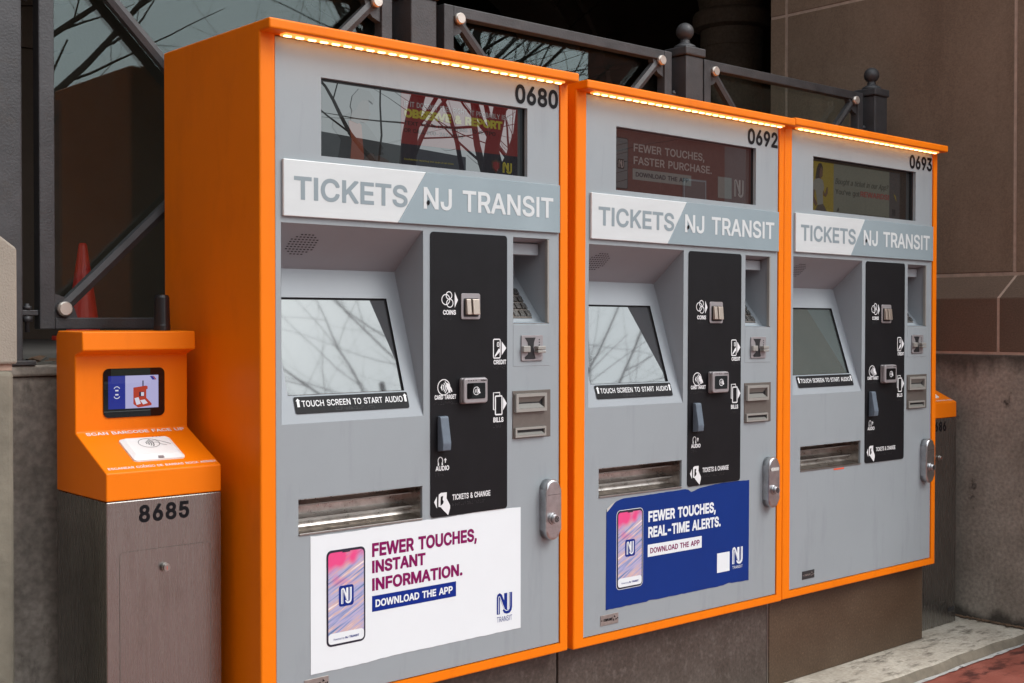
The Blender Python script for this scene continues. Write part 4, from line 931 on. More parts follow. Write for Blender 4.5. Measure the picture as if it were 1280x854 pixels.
    obj('lip', bx(k0 + .001, k1 - .007, .0405, .075, Z(kt - .045), Z(kt - .012), bev=.002), M['inner'], nh)
    obj('niche_edge', bx(k1 - .0065, k1 - .0005, FY - .0015, FY + .010, Z(kb + .001), Z(kt - .001), bev=.001), M['bezel'], nh)
    Vk = Vector((0, kd - .035, .130 - kb - .004)); Lk = Vk.length; Vk.normalize(); Nk = Vector((0, -Vk.z, Vk.y))
    kp = bmesh.new(); o3 = Vector((0, .035, Z(kb + .004)))
    def K3(u, s_, h_): return o3 + Vector((u, 0, 0)) + Vk * s_ + Nk * h_
    def kbox(g, u0, u1, s0, s1, h0, h1):
        vs = [g.verts.new(K3(*p)) for p in ((u0, s0, h0), (u1, s0, h0), (u1, s1, h0), (u0, s1, h0), (u0 + .001, s0 + .001, h1), (u1 - .001, s0 + .001, h1), (u1 - .001, s1 - .001, h1), (u0 + .001, s1 - .001, h1))]
        for f in ((0, 1, 5, 4), (1, 2, 6, 5), (2, 3, 7, 6), (3, 0, 4, 7), (4, 5, 6, 7)): g.faces.new([vs[i] for i in f])
    kbox(kp, k0 + .012, k1 - .030, .012, .125, .0004, .003); kpo = obj('keypad', kp, M['bill_plate'], t)
    for i in range(4):
        for j in range(4):
            g = bmesh.new(); kbox(g, k0 + .016 + i * .0232, k0 + .035 + i * .0232, .017 + j * .027, .038 + j * .027, .0034, .008)
            obj('key', g, M['kiosk_steel'] if i + j else M['champagne'], kpo)
    # swipe slot plate
    obj('slot_plate', bx(.7612, .9008, FY - .0008, FY + .006, Z(-.1310), Z(-.0135), bev=.0006, seg=1), M['fascia'], t)
    yc = FY - .0012
    g = bmesh.new(); prism(g, rrect_pts(.7890, .8715, Z(-.1165), Z(-.0440), .004), 'y', yc - .004, yc - .0002, bev=.001, seg=1); sw = obj('card_slot', g, M['reader'], t)
    F = Sheet((0, yc - .004, BZ))
    F.poly('k', [(.800, -.051), (.842, -.051), (.836, -.064), (.834, -.080), (.838, -.098), (.842, -.110), (.836, -.112), (.802, -.112), (.800, -.106), (.812, -.098), (.814, -.080), (.811, -.064)], .0004)
    for k in range(3): F.disc('k', .856, -.057 - k * .0075, .0022, .0006, 8)
    F.build({'k': ('card_throat', M['darkslot'])}, sw)
    obj('card_guide', bx(.789, .815, yc - .014, yc - .0046, Z(-.0920), Z(-.0740), bev=.002), M['bezel'], sw)
    obj('card_guide', bx(.838, .868, yc - .020, yc - .0046, Z(-.0850), Z(-.0750), bev=.0015), M['bezel'], sw)
    obj('card_guide', bx(.838, .868, yc - .020, yc - .0046, Z(-.0945), Z(-.0870), bev=.0015), M['bezel'], sw)
    # bill unit
    obj_b = obj('bill_unit', bx(.7585, .9035, FY - .0025, FY + .004, Z(-.3335), Z(-.1995), bev=.001, seg=1), M['bill_plate'], t)
    def frame(u0, u1, v0, v1, th, pr_, nm):
        g = bmesh.new(); y0, y1 = FY - .0025 - pr_, FY - .0027
        a = [(u0, v0), (u1, v0), (u1, v1), (u0, v1)]; b = [(u0 + th, v0 + th), (u1 - th, v0 + th), (u1 - th, v1 - th), (u0 + th, v1 - th)]
        for i in range(4):
            j = (i + 1) % 4
            quad(g, (a[i][0], y0, Z(a[i][1])), (a[j][0], y0, Z(a[j][1])), (b[j][0], y0, Z(b[j][1])), (b[i][0], y0, Z(b[i][1])))
            quad(g, (a[i][0], y0, Z(a[i][1])), (a[j][0], y0, Z(a[j][1])), (a[j][0], y1, Z(a[j][1])), (a[i][0], y1, Z(a[i][1])))
            quad(g, (b[i][0], y0, Z(b[i][1])), (b[j][0], y0, Z(b[j][1])), (b[j][0], y1, Z(b[j][1])), (b[i][0], y1, Z(b[i][1])))
        fo_ = obj(nm, g, M['bezel'], obj_b)
        return b
    b = frame(.7630, .8800, -.2590, -.2080, .009, .010, 'bill_slot')
    g = bmesh.new(); y0, y1 = FY - .0028, FY - .0026
    g.faces.new([g.verts.new((p[0], y1, Z(p[1]))) for p in b]); obj('slot_mouth', g, M['darkslot'], obj_b)
    g = bmesh.new(); vm = (b[0][1] + b[2][1]) / 2 - .003
    quad(g, (b[0][0], FY - .0120, Z(b[0][1] + .0005)), (b[1][0], FY - .0120, Z(b[0][1] + .0005)), (b[1][0] - .014, FY - .0030, Z(vm)), (b[0][0], FY - .0030, Z(vm)))
    quad(g, (b[0][0], FY - .0100, Z(b[2][1] - .0005)), (b[1][0], FY - .0100, Z(b[2][1] - .0005)), (b[1][0] - .014, FY - .0032, Z(vm + .004)), (b[0][0], FY - .0032, Z(vm + .004)))
    obj('bill_guide', g, M['throat'], obj_b)
    b = frame(.7630, .8800, -.3300, -.3030, .006, .007, 'receipt_slot')
    g = bmesh.new(); g.faces.new([g.verts.new((p[0], FY - .0029, Z(p[1]))) for p in b]); obj('slot_mouth', g, M['darkslot'], obj_b)
    g = bmesh.new(); quad(g, (b[0][0], FY - .0085, Z(b[0][1] + .0004)), (b[1][0], FY - .0085, Z(b[0][1] + .0004)), (b[1][0] - .006, FY - .0031, Z(b[0][1] + .007)), (b[0][0], FY - .0031, Z(b[0][1] + .007))); obj('bill_guide', g, M['throat'], obj_b)
    # lock handle
    g = bmesh.new()
    cu_, hw_, v0_, v1_ = .8905, .0285, -.6280, -.4550
    cap_ = [(cu_ + hw_ * math.cos(a), Z(v1_ - hw_ + hw_ * math.sin(a))) for a in [PI * i / 10 for i in range(11)]] + [(cu_ + hw_ * math.cos(a), Z(v0_ + hw_ + hw_ * math.sin(a))) for a in [PI + PI * i / 10 for i in range(11)]]
    prism(g, cap_, 'y', FY - .030, FY - .0004)
    top_ = [f for f in g.faces if all(abs(v.co.y - (FY - .030)) < 1e-5 for v in f.verts)]
    es_ = set(e for f in top_ for e in f.edges)
    bmesh.ops.bevel(g, geom=list(es_), offset=.007, segments=4, profile=.5, affect='EDGES')
    lk = obj('lock_handle', g, M['cast'], t)
    for p in lk.data.polygons: p.use_smooth = p.area < .0004
    g = bmesh.new(); box(g, cu_ - hw_ + .006, cu_ + hw_ - .003, FY - .0303, FY - .0296, Z(-.4985), Z(-.4975)); obj('seam', g, M['gap'], lk)
    g = bmesh.new(); cyl(g, (.8870, FY - .0302, Z(-.566)), (.8870, FY - .036, Z(-.566)), .0175, .0165, 24); cyl(g, (.8870, FY - .036, Z(-.566)), (.8870, FY - .046, Z(-.566)), .0135, .0125, 24)
    lc = obj('lock_cylinder', g, M['cast'], lk)
    F = Sheet((0, FY - .046, BZ)); F.ring('k', .8870, -.566, .0072, .0022, .0006, n=14); F.line('k', [(.8835, -.562), (.8905, -.570)], .0022, .0008); F.line('k', [(.8905, -.562), (.8835, -.570)], .0022, .0008)
    F.build({'k': ('key_hole', M['gap'])}, lk)
    # ticket tray
    g = bmesh.new(); a, b = .0655, .4425
    prof = [(.016, -.4366), (.085, -.4400), (.085, -.4520), (.052, -.4575), (.052, -.4600), (.090, -.4680), (.090, -.4860), (.050, -.4920), (.048, -.4945), (.062, -.5020), (.055, -.5130), (.030, -.5185), (.012, -.5195)]
    for p, q in zip(prof, prof[1:]): quad(g, (a, p[0], Z(p[1])), (b, p[0], Z(p[1])), (b, q[0], Z(q[1])), (a, q[0], Z(q[1])))
    for u in (a, b): g.faces.new([g.verts.new((u, p[0], Z(p[1]))) for p in prof + [(.012, -.4366)]])
    tr = obj('ticket_tray', g, M['tray_steel'], t)
    obj('tray_lip', bx(a + .0005, b - .0005, FY - .003, FY + .008, Z(-.5250), Z(-.5200), bev=.001, seg=1), M['steel'], tr)
    obj('tray_trim', bx(a + .0005, b - .0005, .049, .0515, Z(-.4600), Z(-.4570)), M['bezel'], tr)
    obj('tray_trim', bx(a + .0005, b - .0005, .0465, .0495, Z(-.4945), Z(-.4915)), M['bezel'], tr)
    # sign plate
    g = bmesh.new(); p_ = [(.0207, .2480), (.3596, .2480), (.4508, .3848), (.0207, .3848)]
    prism(g, [(u, Z(v)) for u, v in p_], 'y', FY - .0085, FY - .0004, bev=.002); sg = obj('sign_plate', g, M['sign_white'], t)
    g = bmesh.new(); prism(g, [(u, Z(v)) for u, v in [(.3599, .2480), (.9357, .2480), (.9357, .3848), (.4511, .3848)]], 'y', FY - .0080, FY - .0004, bev=.0012, seg=1); obj('grey_half', g, M['sign_grey'], sg)
    F = Sheet((0, FY - .0087, BZ)); F.text('g', 'TICKETS', .0495, .3893, .2890, .3450, .0002, weight=.020)
    F.text('w', 'NJ TRANSIT', .4413, .9073, .2893, .3460, .0002, weight=.017)
    F.disc('k', .4560, .3060, .0050, .0016, 12, sy=1.3)
    F.build({'g': ('lettering', M['sign_grey_ink']), 'w': ('lettering', M['sign_white_ink']), 'k': ('screw_hole', M['ink'])}, sg)
    # display box behind the window
    g = bmesh.new(); d0, d1, e0, e1, yd = .1323, .8154, .4008, .5927, .026
    for p, q in (((d0, e0), (d1, e0)), ((d1, e0), (d1, e1)), ((d1, e1), (d0, e1)), ((d0, e1), (d0, e0))): quad(g, (p[0], .0165, Z(p[1])), (q[0], .0165, Z(q[1])), (q[0], yd + .004, Z(q[1])), (p[0], yd + .004, Z(p[1])))
    obj('display_surround', g, M['gap'], t)
    return t
DY = .0255                                   # depth of the display face
def display(t, who):
    d0, d1, e0, e1 = .130, .818, .398, .595
    F = Sheet((0, DY, BZ)); names = {}
    g = bmesh.new(); quad(g, (d0, DY, Z(e0)), (d1, DY, Z(e0)), (d1, DY, Z(e1)), (d0, DY, Z(e1)))
    K = lambda k, nm, rgb, s_=.30: names.__setitem__(k, (nm, disp('screen_' + who + k, rgb, s_)))
    if who == 'a':
        base = obj('display', g, disp('screen_a_grey', (92, 100, 104), .30), t)
        K('r', 'red_block', (170, 46, 50)); K('n', 'navy_band', (22, 28, 52)); K('w', 'lettering', (200, 195, 195), .4); K('y', 'headline', (205, 190, 60), .42); K('k', 'small_lettering', (40, 22, 26))
        K('s', 'person_skin', (96, 66, 54)); K('j', 'person_jacket', (20, 26, 28)); K('o', 'person_shirt', (190, 92, 55)); K('h', 'person_hair', (40, 32, 30)); K('f', 'person_phone', (14, 14, 16))
        F.rect('r', .3905, .797, .4580, .5905, .0004); F.rect('n', .3905, .797, .4010, .4578, .0004)
        F.text('w', "IF IT DOESN'T FEEL RIGHT, IT PROBABLY ISN'T.", .400, .783, .5555, .5690, .001, weight=.015)
        F.text('y', 'OBSERVE & REPORT', .400, .740, .5270, .5500, .001, weight=.05)
        F.text('k', 'TEXT YOUR CONCERNS TO NJTPD', .400, .715, .5075, .5180, .001, weight=.02); F.text('k', 'OR CALL 800-242-0236', .400, .600, .4885, .4990, .001, weight=.02)
        F.text('y', 'Confidential reporting line open at all times', .400, .565, .4160, .4205, .001)
        # emblem: plain shield and the rail logo
        F.poly('s', [(.700, .438), (.7165, .443), (.733, .438), (.732, .420), (.7165, .404), (.701, .420)], .001)
        F.poly('r', [(.705, .434), (.7165, .438), (.728, .434), (.7275, .421), (.7165, .410), (.7055, .421)], .0016)
        logo(F, 'y', 'n', .741, .775, .409, .437, .001)
        # person in profile looking down at a phone
        F.poly('j', [(.196, .401), (.205, .450), (.178, .478), (.182, .498), (.205, .505), (.232, .520), (.262, .512), (.288, .490), (.315, .462), (.335, .440), (.318, .418), (.300, .401)], .0006)
        F.poly('o', [(.232, .402), (.236, .450), (.226, .498), (.246, .508), (.266, .492), (.270, .450), (.275, .402)], .0010)
        F.poly('s', [(.232, .500), (.236, .520), (.234, .548), (.258, .565), (.285, .560), (.290, .545), (.289, .530), (.296, .522), (.288, .517), (.288, .505), (.276, .498), (.262, .500), (.255, .494)], .0014)
        F.poly('h', [(.232, .535), (.238, .562), (.258, .583), (.290, .580), (.306, .562), (.302, .548), (.290, .556), (.270, .556), (.258, .546), (.250, .530), (.240, .522)], .0018)
        F.poly('s', [(.270, .405), (.292, .424), (.318, .420), (.350, .410), (.352, .403), (.310, .401)], .0016); F.poly('f', [(.302, .424), (.330, .430), (.335, .424), (.306, .417)], .0020)
    elif who == 'b':
        base = obj('display', g, disp('screen_b_red', (118, 72, 68), .30), t)
        K('w', 'lettering', (178, 160, 156), .36); K('p', 'white_box', (165, 162, 158), .28); K('k', 'small_lettering', (20, 26, 48)); K('g', 'phone_picture', (120, 122, 125), .3); K('d', 'phone_frame', (28, 26, 30))
        F.rrect('d', .142, .208, .409, .566, .008, .0004); F.rrect('g', .1450, .205, .412, .563, .006, .0008)
        F.rrect('d', .160, .190, .470, .500, .005, .0012); logo(F, 'w', 'd', .164, .186, .474, .496, .0018)
        for k in range(5): F.line('d', [(.147, .425 + k * .028), (.203, .440 + k * .028)], .0016, .0012)
        F.text('w', 'FEWER TOUCHES,', .232, .570, .5285, .5530, .0008, weight=.02); F.text('w', 'FASTER PURCHASE.', .232, .608, .4895, .5140, .0008, weight=.02)
        F.rect('p', .228, .505, .4420, .4760, .0006); F.text('k', 'DOWNLOAD THE APP', .242, .492, .4520, .4660, .0012, weight=.02)
        F.rect('p', .640, .712, .415, .485, .0006); logo(F, 'w', 'd', .724, .775, .425, .482, .0008)
    else:
        base = obj('display', g, disp('screen_c_pale', (142, 146, 132), .26), t)
        K('y', 'yellow_block', (190, 165, 40), .24); K('w', 'person_shirt', (160, 160, 150), .28); K('s', 'person_skin', (112, 78, 62), .28); K('h', 'person_hair', (24, 18, 18)); K('k', 'lettering', (34, 34, 38)); K('r', 'red_lettering', (170, 50, 55)); K('e', 'grey_column', (78, 78, 82), .28); K('v', 'dark_edge', (12, 12, 14))
        K('t', 'person_trousers', (90, 84, 78), .25)
        F.rect('y', .131, .290, .399, .594, .0004); F.rect('e', .662, .735, .399, .594, .0004); F.rect('v', .735, .817, .399, .594, .0004)
        F.rect('v', .131, .735, .5805, .5945, .0016)
        F.poly('h', [(.176, .520), (.184, .556), (.196, .574), (.212, .576), (.222, .562), (.220, .530), (.205, .520), (.190, .512)], .0008)
        F.poly('s', [(.200, .530), (.202, .556), (.212, .562), (.219, .552), (.219, .535), (.212, .528), (.210, .520), (.202, .520)], .0012)
        F.poly('w', [(.158, .500), (.172, .516), (.200, .522), (.222, .515), (.230, .490), (.222, .470), (.224, .430), (.190, .424), (.184, .450), (.176, .478), (.160, .478)], .0010)
        F.poly('s', [(.152, .478), (.172, .478), (.168, .452), (.188, .430), (.180, .418), (.156, .440)], .0014); F.poly('s', [(.226, .480), (.236, .466), (.244, .488), (.252, .494), (.252, .470), (.240, .456), (.224, .462)], .0014)
        F.poly('t', [(.172, .400), (.190, .424), (.224, .430), (.236, .418), (.250, .400)], .0012)
        F.text('k', 'Bought a ticket in our App?', .300, .655, .5090, .5290, .0008, shear=.35, weight=.004); F.text('k', "You've got", .302, .458, .4720, .4910, .0008, weight=.008)
        F.text('r', 'REWARDS!', .464, .660, .4730, .4930, .0008, weight=.02)
        K('m', 'ticket_mark', (190, 165, 40), .24); F.poly('m', [(.690, .500), (.706, .492), (.712, .470), (.704, .478)], .0010); logo(F, 'k', 'e', .683, .705, .415, .440, .0010)
        K('n', 'small_mark', (34, 34, 38)); F.poly('n', [(.310, .410), (.322, .424), (.326, .414), (.318, .408)], .0008)
        F.text('k', 'Terms and conditions apply to all offers in the app', .430, .640, .4060, .4100, .0008)
    F.build(names, base)
    return base

def plaque(t, u0, u1, v0, v1, m, txt, ink):
    p = obj('rating_plate', bx(u0, u1, FY - .0018, FY - .0003, Z(v0), Z(v1), bev=.0006, seg=1), m, t)
    F = Sheet((0, FY - .0018, BZ)); h_ = v1 - v0; w_ = u1 - u0
    F.text('k', txt, u0 + w_ * .16, u0 + w_ * .66, v0 + h_ * .38, v0 + h_ * .62, .0006, weight=.04)
    for a in range(3):
        an = math.radians(90 + 120 * a); c = (u0 + w_ * .78 + math.cos(an) * h_ * .2, v0 + h_ * .5 + math.sin(an) * h_ * .2)
        F.poly('k', [(c[0] + math.cos(an + q) * h_ * .14, c[1] + math.sin(an + q) * h_ * .14) for q in (.5, 2.2, 4.3)], .0006)
    for cu in (u0 + w_ * .06, u1 - w_ * .06): F.disc('k', cu, v0 + h_ / 2, .0022, .0006, 8)
    F.build({'k': ('lettering', ink)}, p)

def ragged(u0, u1, v0, v1, top, bot, seed):
    """poster outline with torn top and slightly uneven bottom"""
    rnd = random.Random(seed); pts = []
    n = 46
    def ip(tab, q):
        for (a, b), (c, d) in zip(tab, tab[1:]):
            if a <= q <= c: return b + (d - b) * (q - a) / max(1e-6, c - a)
        return tab[-1][1]
    for i in range(n + 1): q = i / n; pts.append((u0 + (u1 - u0) * q, v0 + ip(bot, q) + rnd.uniform(-.0007, .0007)))
    for i in range(n + 1): q = 1 - i / n; pts.append((u0 + (u1 - u0) * q, v1 + ip(top, q) + rnd.uniform(-.0007, .0007)))
    return pts

def poster(t, kind):
    if kind == 'white':
        u0, u1, v0, v1 = .0985, .7890, -.8690, -.5300
        top = [(0, 0), (.24, -.001), (.26, .001), (.40, .003), (.52, .003), (.56, .0015), (.70, .004), (.80, .007), (1, .003)]
        bot = [(0, 0), (.25, 0), (.30, .003), (.45, .004), (.6, .003), (.8, .003), (1, .003)]
        po = 'poster_white'
    else:
        u0, u1, v0, v1 = .0985, .7890, -.8650, -.5290
        top = [(0, -.033), (.02, -.030), (.03, -.022), (.06, -.012), (.10, -.006), (.30, -.004), (.50, -.002), (.54, -.002), (.56, -.014), (.59, -.010), (.63, -.003), (.8, .004), (1, .002)]
        bot = [(0, 0), (.27, 0), (.29, .004), (.32, .001), (.8, 0), (.84, .005), (.87, .002), (1, 0)]
        po = 'poster_blue'
    g = bmesh.new(); pts = ragged(u0, u1, v0, v1, top, bot, 3 if kind == 'white' else 8)
    prism(g, [(u, Z(v)) for u, v in pts], 'y', FY - .0011, FY - .0003)
    p = obj('poster', g, M[po], t, label='white vinyl poster with purple lettering' if kind == 'white' else 'torn blue vinyl poster with white lettering')
    F = Sheet((0, FY - .0011, BZ)); h = .0005
    F.rrect('c', .1440, .2600, -.8105, -.5715, .014, h); F.rrect('l', .1462, .2578, -.8082, -.5738, .012, h * 1.6)
    if kind != 'white':
        F.rrect('w', .1425, .2615, -.8120, -.5700, .015, h * .6)
    F.rrect('f', .1490, .2550, -.8050, -.5775, .010, h * 2.4)
    F.rrect('w2', .1490, .2550, -.8050, -.7780, .009, h * 3)
    F.rrect('c', .1900, .2140, -.5800, -.5775, .001, h * 3.2)
    F.text('b', 'Powered by', .1640, .1960, -.7960, -.7910, h * 3.8); F.text('b', 'NJ TRANSIT', .1985, .2400, -.7960, -.7905, h * 3.8, weight=.03)
    F.rrect('b', .1795, .2240, -.7145, -.6625, .007, h * 3.2)
    logo(F, 'w3', 'b2', .1860, .2175, -.7080, -.6690, h * 4)
    if kind == 'white':
        F.text('p', 'FEWER TOUCHES,', .2811, .6283, -.6030, -.5680, h, weight=.034)
        F.text('p', 'INSTANT', .2811, .4520, -.6445, -.6125, h, weight=.034)
        F.text('p', 'INFORMATION.', .2811, .5775, -.6895, -.6575, h, weight=.034)
        F.rect('b3', .2808, .5552, -.7427, -.7025, h); F.text('w4', 'DOWNLOAD THE APP', .2910, .5430, -.7320, -.7130, h * 2, weight=.03)
        logo(F, 'b3', 'w4', .7000, .7563, -.8160, -.7600, h); F.text('b3', 'TRANSIT', .7003, .7563, -.8380, -.8235, h, weight=.0)
        ink = M['purple']
    else:
        F.text('w', 'FEWER TOUCHES,', .2850, .6120, -.6190, -.5850, h, weight=.034)
        F.text('w', 'REAL-TIME ALERTS.', .2850, .6380, -.6680, -.6340, h, weight=.034)
        F.rect('w', .2830, .5420, -.7270, -.6890, h); F.text('p', 'DOWNLOAD THE APP', .2940, .5310, -.7170, -.7000, h * 2, weight=.02)
        F.rect('w', .6210, .6860, -.8200, -.7560, h)
        logo(F, 'w', 'b3', .7000, .7550, -.8010, -.7470, h); F.text('w', 'TRANSIT', .7010, .7550, -.8170, -.8080, h, weight=.0)
        F.poly('e', [(.0990, -.5600), (.1190, -.5480), (.1370, -.5400), (.1280, -.5480), (.1050, -.5665), (.0990, -.5700)], h * 2)
    W_ = M['poster_white']
    F.build({'c': ('phone_frame', M['phone_case']), 'l': ('phone_edge', M['phone_case']), 'f': ('phone_picture', M['phone']), 'w2': ('phone_footer', W_), 'b': ('app_badge', M['blue_ink']), 'w3': ('badge_logo', W_),
             'b2': ('badge_line', M['blue_ink']), 'p': ('lettering', M['purple']), 'b3': ('lettering', M['blue_ink']), 'w4': ('lettering', W_), 'w': ('lettering', W_), 'e': ('torn_corner', M['paper_tear'])}, p)

def number(t, s_):
    F = Sheet((0, FY - .0002, BZ))
    F.text('k', s_, .7690, .9340, .6035, .6565, .0008, weight=.028)
    F.build({'k': ('machine_number', M['ink'])}, t)

T1 = build_machine()
T2 = copy_tree(T1); T3 = copy_tree(T1)
def pose(t, X, Y, Zr, ro):
    t.location = (X - BZ * math.sin(ro), Y, E + Zr - BZ * math.cos(ro)); t.rotation_euler = (0, ro, 0)
pose(T2, 2.6106, 2.6127, -.0087, .0068); pose(T3, 3.6184, 2.6094, -.0117, .0048)
T2['label'] = 'middle ticket machine numbered 0692 with a torn blue poster'
T3['label'] = 'rightmost ticket machine numbered 0693, without a poster, nearest the stone wall'
for t, who, num in ((T1, 'a', '0680'), (T2, 'b', '0692'), (T3, 'c', '0693')):
    display(t, who); number(t, num)
poster(T1, 'white'); poster(T2, 'blue')
plaque(T1, .0800, .1500, -.9120, -.8790, M['plaque'], 'COMPLIANT', M['ink'])
plaque(T2, .0750, .1530, -.9105, -.8790, M['plaque'], 'COMPLIANT', M['ink'])
plaque(T3, .0800, .1530, -.9080, -.8790, M['plaque_dark'], 'COMPLIANT', M['plaque'])
for t in (T2, T3):
    lk = [c for c in t.children if c.name.startswith('lock_handle')][0]
    if t is T2: obj('pale_tape', bx(.870, .9135, FY - .0309, FY - .0302, Z(-.5010), Z(-.4900)), M['tape'], lk)
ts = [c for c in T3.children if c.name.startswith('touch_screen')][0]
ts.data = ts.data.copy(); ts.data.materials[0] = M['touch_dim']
obj('sticker_scrap', bx(.270, .335, FY - .0009, FY - .0002, Z(-.5340), Z(-.5285)), M['redtape'], T3)

# ------------------------------------------------------------------ scanner kiosks
def kiosk(x, label, num):
    t = thing('scanner_kiosk', label, 'kiosk', (x, 2.723, LZ), group='orange topped barcode scanner kiosks')
    W_ = .289; B_ = E - LZ                     # local z = v + B_
    z = lambda v: v + B_
    obj('pedestal', bx(0, W_, 0, .286, .002, z(-.4155), bev=.0025, seg=2), M['kiosk_steel'], t)
    g = bmesh.new()
    prof = [(0, -.4145), (0, -.350), (.172, -.2695), (.172, -.0855), (.128, -.0735), (.1305, -.0285), (.275, -.0270), (.286, -.040), (.286, -.4145)]
    prism(g, [(a, z(b)) for a, b in prof], 'x', 0, W_, bev=.0035, seg=3)
    hd = obj('head', g, M['orange'], t)
    # screen
    sx = .172
    g = bmesh.new(); prism(g, rrect_pts(.068, .226, z(-.2375), z(-.1185), .014), 'y', sx - .0035, sx - .0003, bev=.001, seg=1); sc_ = obj('screen', g, M['kscreen_bezel'], t)
    F = Sheet((0, sx - .0036, B_)); ks = lambda c, r, s_=.55: disp('kiosk_screen_' + c + num, r, s_, .0)
    F.rect('a', .0795, .1225, -.2165, -.1365, .0004); F.rect('b', .1227, .2085, -.2165, -.1365, .0004)
    F.ring('w', .1010, -.1700, .0075, .0018, .001, a0=20, a1=160, n=10); F.rect('w', .097, .105, -.1735, -.170, .001)
    F.ring('w', .1010, -.1835, .0075, .0018, .001, a0=200, a1=340, n=10); F.rect('w', .097, .105, -.1835, -.180, .001)
    F.poly('o', [(.143, -.1660), (.176, -.1620), (.1800, -.1640), (.1800, -.1700), (.1765, -.1720), (.1765, -.1920), (.1900, -.2060), (.1900, -.2110), (.155, -.2150), (.1430, -.2060)], .001)
    F.rect('k', .1665, .1695, -.163, -.1495, .001); F.poly('w', [(.1455, -.1920), (.1560, -.1900), (.1620, -.2060), (.1510, -.2085)], .0016); F.poly('w', [(.1600, -.1975), (.1720, -.1960), (.1800, -.2050), (.1680, -.2080)], .0016)
    F.rect('k', .1580, .1710, -.1880, -.1770, .0014); F.rect('w', .1625, .1700, -.1870, -.1780, .0018)
    F.poly('a2', [(.1860, -.1390), (.1930, -.1390), (.2000, -.1480), (.1930, -.1480)], .001); F.poly('o2', [(.1935, -.1390), (.1965, -.1390), (.2035, -.1480), (.2005, -.1480)], .001)
    F.build({'a2': ('blue_corner_mark', ks('bluemark', (30, 45, 150))), 'o2': ('red_corner_mark', ks('redmark', (190, 62, 36))), 'a': ('blue_column', ks('blue', (30, 45, 150))), 'b': ('picture_ground', ks('pale', (190, 188, 232))), 'w': ('white_symbols', ks('white', (230, 230, 245))), 'o': ('kiosk_picture', ks('orange', (190, 62, 36))), 'k': ('dark_details', ks('dark', (20, 22, 60)))}, sc_)
    # sloping shelf: print and reader
    o3 = Vector((0, 0, z(-.350))); Vs = Vector((0, .172, .0805)); Ls = Vs.length; Vs.normalize(); Ns = Vector((0, -Vs.z, Vs.y))
    S = Sheet(o3, (1, 0, 0), Vs, Ns)
    S.text('w', 'SCAN BARCODE FACE UP', .022, .274, Ls - .0165, Ls - .0030, .0006, weight=.02)
    S.text('w', 'ESCANEAR CODIGO DE BARRAS BOCA ARRIBA', .012, .284, .0140, .0230, .0006, weight=.01)
    S.line('w', [(.0985, .0250), (.1010, .0275)], .0018, .0006)
    S.build({'w': ('lettering', M['print_white'])}, hd)
    g = bmesh.new()
    ru0, ru1, rs0, rs1 = .084, .215, .040, .142
    lo = rrect_pts(ru0, ru1, rs0, rs1, .010); mid = rrect_pts(ru0 + .001, ru1 - .001, rs0 + .001, rs1 - .001, .009); hi = rrect_pts(ru0 + .012, ru1 - .010, rs0 + .018, rs1 - .006, .006)
    rings = [[g.verts.new(S.P(p[0], p[1], h_)) for p in L_] for L_, h_ in ((lo, .0003), (mid, .004), (hi, .0088))]
    n = len(lo)
    for a, b in zip(rings, rings[1:]):
        for i in range(n): g.faces.new((a[i], a[(i + 1) % n], b[(i + 1) % n], b[i]))
    g.faces.new(rings[-1]); rd = obj('barcode_reader', g, M['reader_white'], t)
    S.ring('k', .148, .108, .026, .0011, .0094, sy=.80, n=30)
    for k in range(4): S.ring('k', .136, .108, .006 + .0055 * k, .0020, .0094, a0=-42, a1=42, n=8, sy=1.1)
    S.line('k', [(.160, .118), (.170, .121), (.188, .108), (.200, .098)], .0011, .0094); S.line('k', [(.160, .110), (.170, .109), (.176, .100), (.188, .094)], .0011, .0094)
    for k in range(3): S.disc('k', .170 + k * .009, .1360, .0016, .0094, 8)
    S.rect('g', .146, .160, .0420, .0520, .0070)
    S.build({'k': ('contactless_mark', M['ink']), 'g': ('light_window', M['reader'])}, rd)
    # antenna
    g = bmesh.new(); lathe(g, [(.0205, 0), (.0205, .012), (.0198, .016), (.0180, .082), (.0155, .088), (.006, .090)], .2345, .200, 28, z(-.0275)); obj('antenna', g, M['antenna'], t)
    # front: number, hatch, lock
    F = Sheet((0, 0, B_)); F.text('k', num, .0780, .2040, -.4690, -.4290, .0006, weight=.03, space=1.1)
    F.build({'k': ('kiosk_number', M['ink'])}, t)
    dr = bmesh.new(); prism(dr, rrect_pts(.0315, .2585, z(-1.19), z(-.5335), .008), 'y', -.0006, -.0002); hatch = obj('hatch', dr, M['kiosk_steel'], t)
    F = Sheet((0, -.0003, B_)); F.line('s', rrect_pts(.0310, .2590, -1.1905, -.5330, .0085), .0013, .0005, closed=True); F.build({'s': ('hatch_seam', M['bill_plate'])}, hatch)
    g = bmesh.new(); cyl(g, (.140, -.0007, z(-.5785)), (.140, -.010, z(-.5785)), .0105, .0100, 24); cyl(g, (.140, -.0098, z(-.5785)), (.140, -.016, z(-.5785)), .0085, .0078, 24); lk = obj('lock', g, M['steel'], t)
    F = Sheet((0, -.016, B_)); F.rect('r', .1388, .1402, -.5830, -.5750, .0005); F.build({'r': ('red_mark', M['redtape'])}, lk)
    p = obj('rating_plate', bx(.225, .275, -.0016, -.0007, z(-1.238), z(-1.222)), M['plaque_dark'], t)
    return t
K1 = kiosk(1.1915, 'orange and stainless steel scanner kiosk numbered 8685 at the left', '8685')
K2 = kiosk(4.668, 'orange and stainless steel scanner kiosk 8686 half hidden behind the rightmost machine', '8686')
for c in K2.children:
    if c.name.startswith('head'): pass

